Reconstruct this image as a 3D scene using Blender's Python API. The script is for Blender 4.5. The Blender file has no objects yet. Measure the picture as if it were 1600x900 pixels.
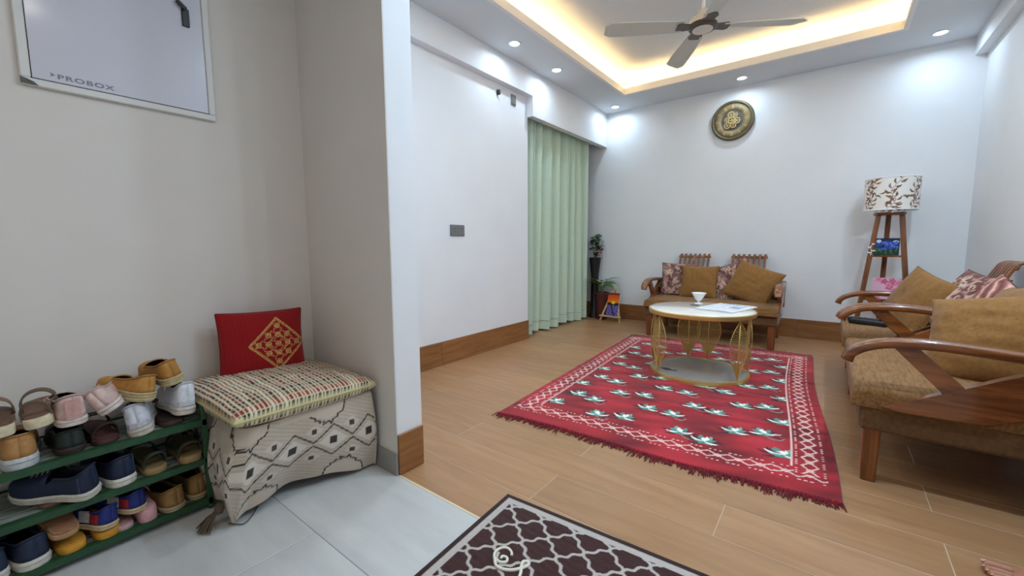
import bpy, bmesh, math, random
import numpy as np
from mathutils import Matrix, Vector, Euler
random.seed(7); RNG = np.random.RandomState(11)
PI = math.pi
scene = bpy.context.scene
COL = scene.collection

# ------------------------------------------------------------------ camera
P0 = np.array([800.0, 450.0]); V1 = np.array([-42.0, 387.0]); V2 = np.array([1300.0, 380.0])
FPX = math.sqrt(-np.dot(V1 - P0, V2 - P0))
def _d(v):
    r = np.array([v[0] - P0[0], v[1] - P0[1], FPX]); return r / np.linalg.norm(r)
_X = -_d(V1); _Y = _d(V2); _Z = np.cross(_X, _Y); _Z /= np.linalg.norm(_Z); _X = np.cross(_Y, _Z)
_R = np.array([_X, _Y, _Z])
cam = bpy.data.cameras.new('camera'); cam.sensor_width = 36.0; cam.lens = 36.0 * FPX / 1600.0
cam.clip_start = 0.02; cam.clip_end = 60
camo = bpy.data.objects.new('camera', cam); COL.objects.link(camo)
m = Matrix.Identity(4)
for i in range(3):
    m[i][0] = _R[i, 0]; m[i][1] = -_R[i, 1]; m[i][2] = -_R[i, 2]
m[2][3] = 0.9
camo.matrix_world = m
scene.camera = camo

# ------------------------------------------------------------------ world, exposure
world = bpy.data.worlds.new('world'); scene.world = world; world.use_nodes = True
world.node_tree.nodes['Background'].inputs[0].default_value = (0.02, 0.03, 0.05, 1)
world.node_tree.nodes['Background'].inputs[1].default_value = 0.3
vs = scene.view_settings
vs.view_transform = 'Standard'; vs.look = 'None'; vs.gamma = 1.0; vs.use_curve_mapping = False
vs.exposure = 0.58
scene.cycles.diffuse_bounces = 6
DOWN_W = 1.5          # each downlight in view; base power of the added unseen ones
ENTRY_FILL_W = 2.5         # each added, unseen entry fill light
COVE_E = 17.0          # warm LED strip
COOL = (0.60, 0.80, 1.0); WARM = (1.0, 0.68, 0.30); NEUT = (1.0, 0.91, 0.82)

# ------------------------------------------------------------------ colour + materials
def lin(c):
    c = np.asarray(c, float) / 255.0
    return np.where(c <= 0.04045, c / 12.92, ((c + 0.055) / 1.055) ** 2.4)
def L4(c): return tuple(lin(c)) + (1.0,)
MATS = {}
def newmat(name):
    mt = bpy.data.materials.new(name); mt.use_nodes = True
    b = mt.node_tree.nodes['Principled BSDF']; MATS[name] = mt
    return mt, mt.node_tree, b
def N(nt, t, **kw):
    n = nt.nodes.new(t)
    for k, v in kw.items(): setattr(n, k, v)
    return n
def bump(nt, b, scale, strength, dist=0.002, detail=4, vec=None):
    no = N(nt, 'ShaderNodeTexNoise'); no.inputs['Scale'].default_value = scale; no.inputs['Detail'].default_value = detail
    if vec is None:
        tc = N(nt, 'ShaderNodeTexCoord'); vec = tc.outputs['Object']
    nt.links.new(vec, no.inputs['Vector'])
    bp = N(nt, 'ShaderNodeBump'); bp.inputs['Strength'].default_value = strength; bp.inputs['Distance'].default_value = dist
    nt.links.new(no.outputs['Fac'], bp.inputs['Height']); nt.links.new(bp.outputs['Normal'], b.inputs['Normal'])
    return no
def mat(name, c, rough=0.6, metal=0.0, noise=None, nscale=20.0, bmp=None, bscale=200.0, sheen=0.0, stretch=None, coat=0.0, spec=None):
    """plain or two-tone noise material; c and noise are sRGB 0-255"""
    mt, nt, b = newmat(name)
    b.inputs['Roughness'].default_value = rough; b.inputs['Metallic'].default_value = metal
    if sheen: b.inputs['Sheen Weight'].default_value = sheen
    if coat: b.inputs['Coat Weight'].default_value = coat; b.inputs['Coat Roughness'].default_value = 0.12
    if spec is not None: b.inputs['Specular IOR Level'].default_value = spec
    if noise is None:
        b.inputs['Base Color'].default_value = L4(c)
    else:
        tc = N(nt, 'ShaderNodeTexCoord'); mp = N(nt, 'ShaderNodeMapping')
        oi = N(nt, 'ShaderNodeObjectInfo'); mul = N(nt, 'ShaderNodeVectorMath', operation='SCALE')
        nt.links.new(oi.outputs['Random'], mul.inputs['Scale']); mul.inputs[0].default_value = (37, 53, 71)
        nt.links.new(mul.outputs[0], mp.inputs['Location'])
        if stretch: mp.inputs['Scale'].default_value = stretch
        nt.links.new(tc.outputs['Object'], mp.inputs['Vector'])
        no = N(nt, 'ShaderNodeTexNoise'); no.inputs['Scale'].default_value = nscale; no.inputs['Detail'].default_value = 6; no.inputs['Roughness'].default_value = 0.6
        nt.links.new(mp.outputs[0], no.inputs['Vector'])
        cr = N(nt, 'ShaderNodeValToRGB'); cr.color_ramp.elements[0].position = 0.3; cr.color_ramp.elements[1].position = 0.7
        cr.color_ramp.elements[0].color = L4(noise); cr.color_ramp.elements[1].color = L4(c)
        nt.links.new(no.outputs['Fac'], cr.inputs['Fac']); nt.links.new(cr.outputs['Color'], b.inputs['Base Color'])
    if bmp: bump(nt, b, bscale, bmp)
    return mt
def emit(name, c, strength):
    mt, nt, b = newmat(name)
    b.inputs['Base Color'].default_value = (0.9, 0.9, 0.9, 1)
    b.inputs['Emission Color'].default_value = tuple(c) + (1,); b.inputs['Emission Strength'].default_value = strength
    return mt
def vmat(name, rough=0.9, sheen=0.0, bmp=0.0, bscale=300.0, spec=0.3, trans=0.0):
    mt, nt, b = newmat(name)
    at = N(nt, 'ShaderNodeAttribute', attribute_name='Col'); nt.links.new(at.outputs['Color'], b.inputs['Base Color'])
    b.inputs['Roughness'].default_value = rough; b.inputs['Specular IOR Level'].default_value = spec
    if sheen: b.inputs['Sheen Weight'].default_value = sheen
    if bmp: bump(nt, b, bscale, bmp)
    return mt
def woodmat(name, a, c, rough=0.35, scale=6.0, stretch=(1, 12, 12), coat=0.0):
    mt, nt, b = newmat(name)
    tc = N(nt, 'ShaderNodeTexCoord'); mp = N(nt, 'ShaderNodeMapping'); mp.inputs['Scale'].default_value = stretch
    oi = N(nt, 'ShaderNodeObjectInfo'); mul = N(nt, 'ShaderNodeVectorMath', operation='SCALE')
    mul.inputs[0].default_value = (13, 29, 41); nt.links.new(oi.outputs['Random'], mul.inputs['Scale']); nt.links.new(mul.outputs[0], mp.inputs['Location'])
    nt.links.new(tc.outputs['Object'], mp.inputs['Vector'])
    n1 = N(nt, 'ShaderNodeTexNoise'); n1.inputs['Scale'].default_value = scale; n1.inputs['Detail'].default_value = 8; n1.inputs['Roughness'].default_value = 0.65; n1.inputs['Distortion'].default_value = 0.6
    nt.links.new(mp.outputs[0], n1.inputs['Vector'])
    cr = N(nt, 'ShaderNodeValToRGB'); cr.color_ramp.elements[0].position = 0.33; cr.color_ramp.elements[1].position = 0.68
    cr.color_ramp.elements[0].color = L4(a); cr.color_ramp.elements[1].color = L4(c)
    nt.links.new(n1.outputs['Fac'], cr.inputs['Fac'])
    hs = N(nt, 'ShaderNodeHueSaturation'); mr = N(nt, 'ShaderNodeMapRange'); mr.inputs[3].default_value = 0.93; mr.inputs[4].default_value = 1.06
    nt.links.new(oi.outputs['Random'], mr.inputs[0]); nt.links.new(mr.outputs[0], hs.inputs['Value'])
    nt.links.new(cr.outputs['Color'], hs.inputs['Color']); nt.links.new(hs.outputs['Color'], b.inputs['Base Color'])
    b.inputs['Roughness'].default_value = rough
    if coat: b.inputs['Coat Weight'].default_value = coat; b.inputs['Coat Roughness'].default_value = 0.1
    bp = N(nt, 'ShaderNodeBump'); bp.inputs['Strength'].default_value = 0.08; bp.inputs['Distance'].default_value = 0.002
    nt.links.new(n1.outputs['Fac'], bp.inputs['Height']); nt.links.new(bp.outputs['Normal'], b.inputs['Normal'])
    return mt

M_wall = mat('wall_paint', (233, 234, 235), 0.75, noise=(229, 230, 231), nscale=3, bmp=0.05, bscale=60)
M_wall_entry_shade = mat('wall_paint_entry_shade', (224, 217, 209), 0.7, noise=(219, 212, 204), nscale=4, bmp=0.05, bscale=60)  # same paint as the living room, with the warm entry shade in its colour
M_ceil = mat('ceiling_paint', (216, 219, 222), 0.85)
M_cove = mat('cove_paint', (236, 232, 226), 0.8)
M_plank = woodmat('wood_look_plank', (160, 118, 80), (179, 137, 97), 0.36, 2.2, (1, 9, 9))
M_skirt = woodmat('wood_look_skirting', (128, 82, 44), (164, 112, 66), 0.35, 3.0, (1, 9, 14))
M_skirt_y = woodmat('wood_look_skirting_depth', (128, 82, 44), (164, 112, 66), 0.35, 3.0, (9, 1, 14))
M_grout = mat('grout', (200, 178, 150), 0.8)
M_tile = mat('grey_floor_tile', (205, 205, 201), 0.3, noise=(187, 187, 184), nscale=2.5, stretch=(1, 4, 1), bmp=0.03, bscale=30)
M_tskirt = mat('grey_skirting', (158, 154, 148), 0.4, noise=(140, 136, 131), nscale=8)
M_trim = mat('threshold_trim', (226, 205, 172), 0.4)
M_teak = woodmat('varnished_teak', (92, 48, 20), (154, 90, 42), 0.26, 3.0, (9, 1, 9), coat=0.5)
M_teak_x = woodmat('varnished_teak_cross', (92, 48, 20), (154, 90, 42), 0.26, 3.0, (1, 9, 9), coat=0.5)
M_teak_z = woodmat('varnished_teak_upright', (90, 48, 22), (150, 88, 42), 0.3, 3.0, (9, 9, 1), coat=0.4)
M_brown = mat('brown_chenille', (156, 114, 68), 0.95, noise=(108, 74, 40), nscale=26, bmp=0.5, bscale=500, sheen=0.1, stretch=(0.6, 4, 4), spec=0.2)
M_apron = mat('brown_apron_fabric', (116, 84, 50), 0.95, noise=(92, 64, 36), nscale=70, bmp=0.4, bscale=600, sheen=0.2, spec=0.2)
M_pillow = mat('gold_brown_velvet', (152, 108, 58), 0.95, noise=(130, 90, 46), nscale=70, bmp=0.7, bscale=260, sheen=0.15, spec=0.2)
M_vfab = vmat('woven_print', 0.92, 0.15, 0.35, 450)
M_vrug = vmat('rug_pile', 0.95, 0.25, 0.6, 420, 0.15)
M_vflat = vmat('painted_print', 0.55)
M_gold = mat('brushed_gold', (216, 184, 112), 0.32, 0.6)
M_goldleaf = mat('gold_leaf_metal', (206, 174, 100), 0.4, 0.5)
M_marble = mat('white_marble', (240, 236, 228), 0.18, noise=(224, 216, 203), nscale=5, stretch=(1, 4, 1), coat=0.3)
M_mirror = mat('grey_mirror_glass', (176, 180, 176), 0.12, 0.15, coat=0.5)
M_white = mat('white_plastic', (238, 238, 236), 0.4)
M_porc = mat('white_ceramic', (240, 240, 238), 0.2, coat=0.4)
M_black = mat('black_plastic', (18, 18, 20), 0.35)
M_dark = mat('dark_metal', (44, 42, 40), 0.4, 0.6)
M_curtain = mat('sage_curtain', (200, 216, 194), 0.85, noise=(192, 208, 186), nscale=60, bmp=0.2, bscale=500, sheen=0.3)
M_green = mat('green_enamel', (38, 80, 46), 0.45, noise=(28, 62, 36), nscale=30)
M_slat = mat('grey_shelf_slat', (150, 156, 146), 0.5, noise=(130, 136, 128), nscale=30)
M_rope = mat('brown_yarn', (92, 78, 62), 0.95)

# ------------------------------------------------------------------ mesh helpers
def tag(o, label=None, cat=None, group=None, kind=None):
    if label: o['label'] = label
    if cat: o['category'] = cat
    if group: o['group'] = group
    if kind: o['kind'] = kind
    return o
def link(o, parent=None):
    COL.objects.link(o)
    if parent is not None: o.parent = parent
    return o
def empty(name, loc=(0, 0, 0), rot=(0, 0, 0), label=None, cat=None, group=None, kind=None):
    o = bpy.data.objects.new(name, None); o.empty_display_size = 0.05
    o.location = loc; o.rotation_euler = rot; link(o)
    return tag(o, label, cat, group, kind)
def rotm(rx=0, ry=0, rz=0): return np.array(Euler((rx, ry, rz)).to_matrix())

class MB:
    def __init__(s): s.v = []; s.f = []
    def add(s, V, F):
        n = len(s.v); s.v += [tuple(map(float, p)) for p in V]; s.f += [tuple(i + n for i in f) for f in F]; return s
    def box(s, c, d, rot=None, bev=0.0):
        x, y, z = [k / 2 for k in d]
        if bev <= 0:
            V = np.array([(-x, -y, -z), (x, -y, -z), (x, y, -z), (-x, y, -z), (-x, -y, z), (x, -y, z), (x, y, z), (-x, y, z)])
            F = [(0, 3, 2, 1), (4, 5, 6, 7), (0, 1, 5, 4), (1, 2, 6, 5), (2, 3, 7, 6), (3, 0, 4, 7)]
        else:
            b = min(bev, x, y, z); V = []; 
            for sx in (-1, 1):
                for sy in (-1, 1):
                    for sz in (-1, 1):
                        V += [(sx * x, sy * (y - b), sz * (z - b)), (sx * (x - b), sy * y, sz * (z - b)), (sx * (x - b), sy * (y - b), sz * z)]
            V = np.array(V)
            def I(a, e, g, k): return ((a * 2 + e) * 2 + g) * 3 + k
            F = [[I(0, 0, 0, 0), I(0, 0, 1, 0), I(0, 1, 1, 0), I(0, 1, 0, 0)], [I(1, 0, 0, 0), I(1, 1, 0, 0), I(1, 1, 1, 0), I(1, 0, 1, 0)],
                 [I(0, 0, 0, 1), I(1, 0, 0, 1), I(1, 0, 1, 1), I(0, 0, 1, 1)], [I(0, 1, 0, 1), I(0, 1, 1, 1), I(1, 1, 1, 1), I(1, 1, 0, 1)],
                 [I(0, 0, 0, 2), I(0, 1, 0, 2), I(1, 1, 0, 2), I(1, 0, 0, 2)], [I(0, 0, 1, 2), I(1, 0, 1, 2), I(1, 1, 1, 2), I(0, 1, 1, 2)]]
            for a in (0, 1):
                for e in (0, 1):
                    F.append([I(a, e, 0, 0), I(a, e, 0, 1), I(a, e, 1, 1), I(a, e, 1, 0)])
                    F.append([I(a, 0, e, 0), I(a, 0, e, 2), I(a, 1, e, 2), I(a, 1, e, 0)])
                    F.append([I(0, a, e, 1), I(0, a, e, 2), I(1, a, e, 2), I(1, a, e, 1)])
                    for g in (0, 1): F.append([I(a, e, g, 0), I(a, e, g, 1), I(a, e, g, 2)])
        if rot is not None: V = V @ np.array(rot).T
        return s.add(V + np.array(c), F)
    def span(s, a, b, bev=0.0):
        a = np.array(a, float); b = np.array(b, float); return s.box((a + b) / 2, np.abs(b - a), None, bev)
    def prism(s, poly, axis, a, b):
        """poly: 2D points, extruded along axis 0/1/2 from a to b; the 2D axes are the other two in order"""
        n = len(poly); V = []
        for h in (a, b):
            for p in poly:
                q = [p[0], p[1]]; q.insert(axis, h); V.append(q)
        F = [tuple(range(n - 1, -1, -1)), tuple(range(n, 2 * n))] + [(i, (i + 1) % n, n + (i + 1) % n, n + i) for i in range(n)]
        return s.add(V, F)
    def sweep(s, path, prof, up=(0, 0, 1), scale=None, cap=True):
        """prof: 2D (side, up) points swept along path"""
        path = [np.array(p, float) for p in path]; n = len(prof); V = []; up = np.array(up, float)
        for i, p in enumerate(path):
            t = path[min(i + 1, len(path) - 1)] - path[max(i - 1, 0)]; t /= np.linalg.norm(t) + 1e-12
            sd = np.cross(t, up); l = np.linalg.norm(sd)
            sd = sd / l if l > 1e-5 else np.array([1.0, 0, 0])
            u = np.cross(sd, t); k = 1.0 if scale is None else scale[i]
            if np.isscalar(k): k = (k, k)
            for a, b in prof: V.append(p + sd * a * k[0] + u * b * k[1])
        F = []
        for i in range(len(path) - 1):
            for j in range(n):
                F.append((i * n + j, i * n + (j + 1) % n, (i + 1) * n + (j + 1) % n, (i + 1) * n + j))
        if cap:
            F.append(tuple(range(n - 1, -1, -1))); F.append(tuple((len(path) - 1) * n + j for j in range(n)))
        return s.add(V, F)
    def tube(s, path, r, seg=8, scale=None):
        return s.sweep(path, [(r * math.cos(2 * PI * k / seg), r * math.sin(2 * PI * k / seg)) for k in range(seg)], (0.013, 0.027, 1), scale)
    def lathe(s, prof, seg=24, c=(0, 0, 0), rot=None, cap=True):
        V = []; n = len(prof)
        for k in range(seg):
            a = 2 * PI * k / seg
            for r, z in prof: V.append((r * math.cos(a), r * math.sin(a), z))
        V = np.array(V)
        if rot is not None: V = V @ np.array(rot).T
        F = []
        for k in range(seg):
            k2 = (k + 1) % seg
            for j in range(n - 1): F.append((k * n + j, k2 * n + j, k2 * n + j + 1, k * n + j + 1))
        if cap:
            if prof[0][0] > 1e-5: F.append(tuple(k * n for k in range(seg - 1, -1, -1)))
            if prof[-1][0] > 1e-5: F.append(tuple(k * n + n - 1 for k in range(seg)))
        return s.add(V + np.array(c), F)
    def grid(s, P, closed=False):
        ny, nx = P.shape[:2]; F = []
        for j in range(ny - 1):
            for i in range(nx if closed else nx - 1):
                i2 = (i + 1) % nx; F.append((j * nx + i, j * nx + i2, (j + 1) * nx + i2, (j + 1) * nx + i))
        return s.add(P.reshape(-1, 3), F)
    def mesh(s, name, mt, smooth=False):
        me = bpy.data.meshes.new(name); me.from_pydata(s.v, [], s.f); me.update()
        for k in (mt if isinstance(mt, (list, tuple)) else [mt]): me.materials.append(k)
        if smooth:
            me.polygons.foreach_set('use_smooth', [True] * len(me.polygons))
            if smooth != 'all': me.set_sharp_from_angle(angle=math.radians(38))
        return me
    def build(s, name, mt, parent=None, smooth=False, loc=None, rot=None):
        o = bpy.data.objects.new(name, s.mesh(name, mt, smooth))
        if loc is not None: o.location = loc
        if rot is not None: o.rotation_euler = rot
        return link(o, parent)

def rrect(w, h, r, seg=4):
    pts = []
    for cx, cy, a0 in ((w / 2 - r, h / 2 - r, 0), (-w / 2 + r, h / 2 - r, 90), (-w / 2 + r, -h / 2 + r, 180), (w / 2 - r, -h / 2 + r, 270)):
        for k in range(seg + 1):
            a = math.radians(a0 + 90 * k / seg); pts.append((cx + r * math.cos(a), cy + r * math.sin(a)))
    return pts
def spline(pts, n=8):
    P = [np.array(p, float) for p in pts]; P = [2 * P[0] - P[1]] + P + [2 * P[-1] - P[-2]]; out = []
    for i in range(1, len(P) - 2):
        for k in range(n):
            t = k / n; a, b, c, d = P[i - 1:i + 3]
            out.append(0.5 * (2 * b + (c - a) * t + (2 * a - 5 * b + 4 * c - d) * t * t + (3 * b - a - 3 * c + d) * t ** 3))
    out.append(P[-2]); return out
def fast_mesh(name, V, F, C, mt, smooth=True):
    V = np.ascontiguousarray(V, np.float32); F = np.ascontiguousarray(F, np.int32)
    me = bpy.data.meshes.new(name); nf, k = F.shape
    me.vertices.add(len(V)); me.vertices.foreach_set('co', V.ravel())
    me.loops.add(nf * k); me.loops.foreach_set('vertex_index', F.ravel())
    me.polygons.add(nf); me.polygons.foreach_set('loop_start', np.arange(0, nf * k, k, dtype=np.int32))
    me.update(calc_edges=True)
    if smooth: me.polygons.foreach_set('use_smooth', np.ones(nf, bool))
    if C is not None:
        at = me.color_attributes.new('Col', 'FLOAT_COLOR', 'POINT')
        c4 = np.ones((len(V), 4), np.float32); c4[:, :3] = lin(C); at.data.foreach_set('color', c4.ravel())
    me.materials.append(mt); me.validate(); return me
def grid_faces(ny, nx, off=0, flip=False, closed=False):
    j, i = np.meshgrid(np.arange(ny - 1), np.arange(nx if closed else nx - 1), indexing='ij'); i2 = (i + 1) % nx
    F = np.stack([j * nx + i, j * nx + i2, (j + 1) * nx + i2, (j + 1) * nx + i], -1).reshape(-1, 4) + off
    return F[:, ::-1] if flip else F
def cgrid(name, P, C, mt, parent=None, closed=False, flip=False, loc=None, rot=None):
    ny, nx = P.shape[:2]
    me = fast_mesh(name, P.reshape(-1, 3), grid_faces(ny, nx, 0, flip, closed), None if C is None else C.reshape(-1, 3), mt)
    o = bpy.data.objects.new(name, me)
    if loc is not None: o.location = loc
    if rot is not None: o.rotation_euler = rot
    return link(o, parent)

class Cv:
    """flat print raster on a coordinate grid"""
    def __init__(s, U, V, base): s.U = U; s.V = V; s.C = np.ones(U.shape + (3,)) * np.array(base, float)
    def fill(s, mask, c): s.C[mask] = c; return s
    def ell(s, cu, cv, ru, rv, ang, c):
        ca, sa = math.cos(ang), math.sin(ang); x = (s.U - cu) * ca + (s.V - cv) * sa; y = -(s.U - cu) * sa + (s.V - cv) * ca
        return s.fill((x / ru) ** 2 + (y / rv) ** 2 < 1, c)
    def leaf(s, cu, cv, l, w, ang, c, bend=0.0):
        ca, sa = math.cos(ang), math.sin(ang); x = ((s.U - cu) * ca + (s.V - cv) * sa) / l; y = (-(s.U - cu) * sa + (s.V - cv) * ca)
        y = y - bend * l * (x - x * x) * 4 * 0.5
        return s.fill((x > 0) & (x < 1) & (np.abs(y) < w * np.sin(np.clip(x, 0, 1) * PI) ** 0.8), c)
    def line(s, pts, w, c):
        for a, b in zip(pts[:-1], pts[1:]):
            du, dv = b[0] - a[0], b[1] - a[1]; q = du * du + dv * dv + 1e-12
            t = np.clip(((s.U - a[0]) * du + (s.V - a[1]) * dv) / q, 0, 1)
            s.fill((s.U - a[0] - t * du) ** 2 + (s.V - a[1] - t * dv) ** 2 < (w / 2) ** 2, c)
        return s
    def ring(s, cu, cv, r, w, c):
        return s.fill(np.abs(np.hypot(s.U - cu, s.V - cv) - r) < w / 2, c)
    def scroll(s, cu, cv, r, w, c, a0=0.0, turns=1.2, sgn=1):
        pts = []
        for k in range(14):
            t = k / 13; a = a0 + sgn * t * turns * 2 * PI; rr = r * (1 - 0.75 * t); pts.append((cu + rr * math.cos(a), cv + rr * math.sin(a)))
        return s.line(pts, w, c)
def vnoise(U, V, f, seed=0):
    r = np.random.RandomState(seed); out = np.zeros_like(U, float)
    for k in range(5):
        a = r.rand() * 2 * PI; ff = f * (0.6 + r.rand()); out += np.sin((U * math.cos(a) + V * math.sin(a)) * ff * 2 * PI + r.rand() * 6.28)
    return out / 5

# ================================================================== SETTING
XL, XR, YB, ZC, ZT = -2.28, 0.84, 4.76, 2.445, 2.64     # living-room left/right/back planes, ceilings
XE, YP0, YP1, XP = -1.92, 0.946, 1.07, -1.30            # entry wall, partition wall
YF = -1.3
W = 0.12
def struct(name, mb, mt, parent=None, smooth=False):
    o = mb.build(name, mt, parent, smooth); 
    if parent is None: o['kind'] = 'structure'
    return o
# floor: bed + planks + tiles
floor = struct('floor', MB().span((XL - 0.4, YF - W, -0.12), (XR + W, YB + W, -0.0012)), M_grout)
PW, PL = 0.19, 1.12
y = YP0; row = 0
while y < YB - 1e-4:
    y1 = min(y + PW, YB); off = -0.80 if row % 2 == 1 else -0.24
    xs0, xs1 = (XP if y < YP1 - 0.01 else XL), XR
    if y + PW > 3.22: xs0 = XL - 0.34
    if row == 0: xs0 = XP
    cuts = sorted([xs0, xs1] + [off + k * PL for k in range(-3, 3) if xs0 + 0.03 < off + k * PL < xs1 - 0.03])
    for a, b in zip(cuts[:-1], cuts[1:]):
        g = 0.0012
        mb = MB().box((0, 0, -0.004), (b - a - 2 * g, y1 - y - 2 * g, 0.008), None, 0.0012)
        mb.build('plank', M_plank, floor, loc=((a + b) / 2, (y + y1) / 2, 0))
    y = y1; row += 1
# strip of wood beside the partition foot, inside the room
for a, b in ((XL, XP),):
    MB().span((a, YP1, -0.008), (b, YP0 + PW, 0.0)).build('plank', M_plank, floor)
def tile(x0, x1, y0, y1):
    MB().box((0, 0, -0.004), (x1 - x0 - 0.0025, y1 - y0 - 0.0025, 0.008), None, 0.001).build('tile', M_tile, floor, loc=((x0 + x1) / 2, (y0 + y1) / 2, 0))
for x0, x1 in ((XE, -1.542), (-1.542, -0.642), (-0.642, 0.258), (0.258, XR)): tile(x0, x1, 0.584, YP0)
for j in range(4):
    yy1 = 0.584 - 0.6 * j; yy0 = max(yy1 - 0.6, YF)
    if yy1 <= YF: break
    xo = -1.242 if j % 2 == 0 else -1.542
    cs = sorted([XE, XR] + [xo + 0.6 * k for k in range(-2, 5) if XE + 0.02 < xo + 0.6 * k < XR - 0.02])
    for a, b in zip(cs[:-1], cs[1:]): tile(a, b, yy0, yy1)
MB().span((XE, YF, -0.01), (XR, YP0 - 0.004, -0.0009)).build('tile_grout', mat('tile_grout', (150, 150, 146), 0.9), floor)
struct('trim_1', MB().span((XP, YP0 - 0.004, -0.004), (XR, YP0 + 0.004, 0.0012)), M_trim)

# walls
wl = struct('wall_left', MB().span((XL - W, YP1, 0), (XL, 3.205, ZT)), M_wall)
MB().span((XL - 0.35, YP1, 2.235), (-2.215, YB, ZT)).build('beam', M_wall, wl)
MB().span((-2.28, 3.195, 2.06), (-2.215, YB, 2.235)).build('pelmet_board', M_wall, wl)
MB().span((XL - 0.35, 3.205, 2.12), (-2.28, YB, 2.235)).build('niche_soffit', M_wall, wl)
MB().span((-2.66, 3.0, 0), (-2.60, YB, 0.25)).build('niche_sill_wall', M_wall, wl)
MB().span((-2.66, 3.0, 2.0), (-2.60, YB, ZT)).build('niche_head_wall', M_wall, wl)
MB().span((-2.66, 3.0, 0), (XL - W, 3.205, 2.3)).build('niche_side_wall', M_wall, wl)
struct('wall_back', MB().span((XL - 0.4, YB, 0), (XR + W, YB + W, ZT)), M_wall)
wr = struct('wall_right', MB().span((XR, YF - W, 0), (XR + W, YB + W, ZT)), M_wall)
MB().span((0.775, YP1, 2.31), (XR, YB, ZT)).build('beam', M_wall, wr)
struct('wall_entry', MB().span((XE - W, YF - W, 0), (XE, YP0, ZT)), M_wall_entry_shade)
wp = struct('wall_partition', MB().span((XL - W, YP0 + 0.004, 0), (XP, YP1, ZT)), M_wall)
MB().span((XL - W, YP0, 0), (XP - 0.001, YP0 + 0.004, ZT)).build('entry_shade_face', M_wall_entry_shade, wp)  # partition side in the shade-toned copy of the wall paint
struct('wall_front', MB().span((XE - W, YF - W, 0), (XR + W, YF, ZT)), M_wall_entry_shade)

# ceiling with tray
TX0, TX1, TY0, TY1 = -1.80, 0.325, 1.72, 4.26
ceil = struct('ceiling', MB().span((XL - 0.4, YF - W, ZT), (XR + W, YB + W, ZT + 0.1)), M_ceil)
mb = MB()
hx0, hx1, hy0, hy1 = TX0 - 0.012, TX1 + 0.012, TY0 - 0.012, TY1 + 0.012
mb.span((-2.215, YF, ZC), (hx0, YB, ZC + 0.02)); mb.span((hx1, YF, ZC), (XR, YB, ZC + 0.02))
mb.span((hx0, YF, ZC), (hx1, hy0, ZC + 0.02)); mb.span((hx0, hy1, ZC), (hx1, YB, ZC + 0.02))
mb.build('false_ceiling_panel', M_ceil, ceil)
def frame_mb(x0, x1, y0, y1, w, z0, z1):
    mb = MB(); mb.span((x0 - w, y0 - w, z0), (x0, y1 + w, z1)); mb.span((x1, y0 - w, z0), (x1 + w, y1 + w, z1))
    mb.span((x0, y0 - w, z0), (x1, y0, z1)); mb.span((x0, y1, z0), (x1, y1 + w, z1)); return mb
frame_mb(TX0, TX1, TY0, TY1, 0.0119, ZC + 0.010, ZC + 0.062).build('cove_lip', M_cove, ceil)
frame_mb(TX0 + 0.006, TX1 - 0.006, TY0 + 0.006, TY1 - 0.006, 0.03, ZC - 0.004, ZC + 0.010).build('cove_bead', M_cove, ceil)
frame_mb(TX0 - 0.20, TX1 + 0.20, TY0 - 0.20, TY1 + 0.20, 0.02, ZC + 0.02, ZT).build('cove_wall', M_cove, ceil)
M_led = emit('warm_led', WARM, COVE_E)
frame_mb(TX0 - 0.06, TX1 + 0.06, TY0 - 0.06, TY1 + 0.06, 0.03, ZC + 0.021, ZC + 0.028).build('led_strip', M_led, ceil)

# baseboards
def skirting(name, x0, x1, y0, y1, h, cuts, along, mt):
    root = empty(name, (0, 0, 0), kind='structure')
    cs = [(x0 if along == 0 else y0)] + list(cuts) + [(x1 if along == 0 else y1)]
    for a, b in zip(cs[:-1], cs[1:]):
        g = 0.0015
        if along == 0: d = (b - a - 2 * g, y1 - y0, h - 0.002); c = ((a + b) / 2, (y0 + y1) / 2, h / 2)
        else: d = (x1 - x0, b - a - 2 * g, h - 0.002); c = ((x0 + x1) / 2, (a + b) / 2, h / 2)
        MB().box((0, 0, 0), d, None, 0.0012).build('skirting_tile', mt, root, loc=c)
    return root
skirting('baseboard_left', XL, XL + 0.012, YP1, 3.205, 0.18, (2.08,), 1, M_skirt_y)
skirting('baseboard_back', XL - 0.3, XR, YB - 0.012, YB, 0.18, (-1.32, -0.22), 0, M_skirt)
skirting('baseboard_right', XR - 0.012, XR, YP0, YB - 0.012, 0.18, (2.0, 3.1, 4.2), 1, M_skirt_y)
skirting('baseboard_partition', XP, XP + 0.011, YP0, YP1, 0.165, (), 1, M_skirt_y)
skirting('baseboard_entry', XE, XP + 0.004, YP0 - 0.009, YP0, 0.088, (), 0, M_tskirt)
skirting('baseboard_side', XE, XE + 0.009, YF, YP0 - 0.009, 0.088, (0.0,), 1, M_tskirt)

# window behind the curtain
M_glass = mat('night_glass', (10, 14, 18), 0.08, 0.0, coat=0.5)
win = empty('window_1', (-2.60, 3.98, 0.25), kind='structure')
mb = MB()
for yy in (-0.76, -0.25, 0.25, 0.76): mb.box((0, yy, 0.875), (0.05, 0.04, 1.75))
for zz in (0.02, 1.73): mb.box((0, 0, zz), (0.05, 1.56, 0.04))
mb.build('window_frame', M_dark, win)
for yy in (-0.505, 0.0, 0.505): MB().box((-0.01, yy, 0.875), (0.006, 0.47, 1.69)).build('pane', M_glass, win)
for k in range(9): MB().tube([(0.045, -0.77, 0.15 + 0.18 * k), (0.045, 0.77, 0.15 + 0.18 * k)], 0.007, 6).build('grille_bar', M_white, win)

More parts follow.
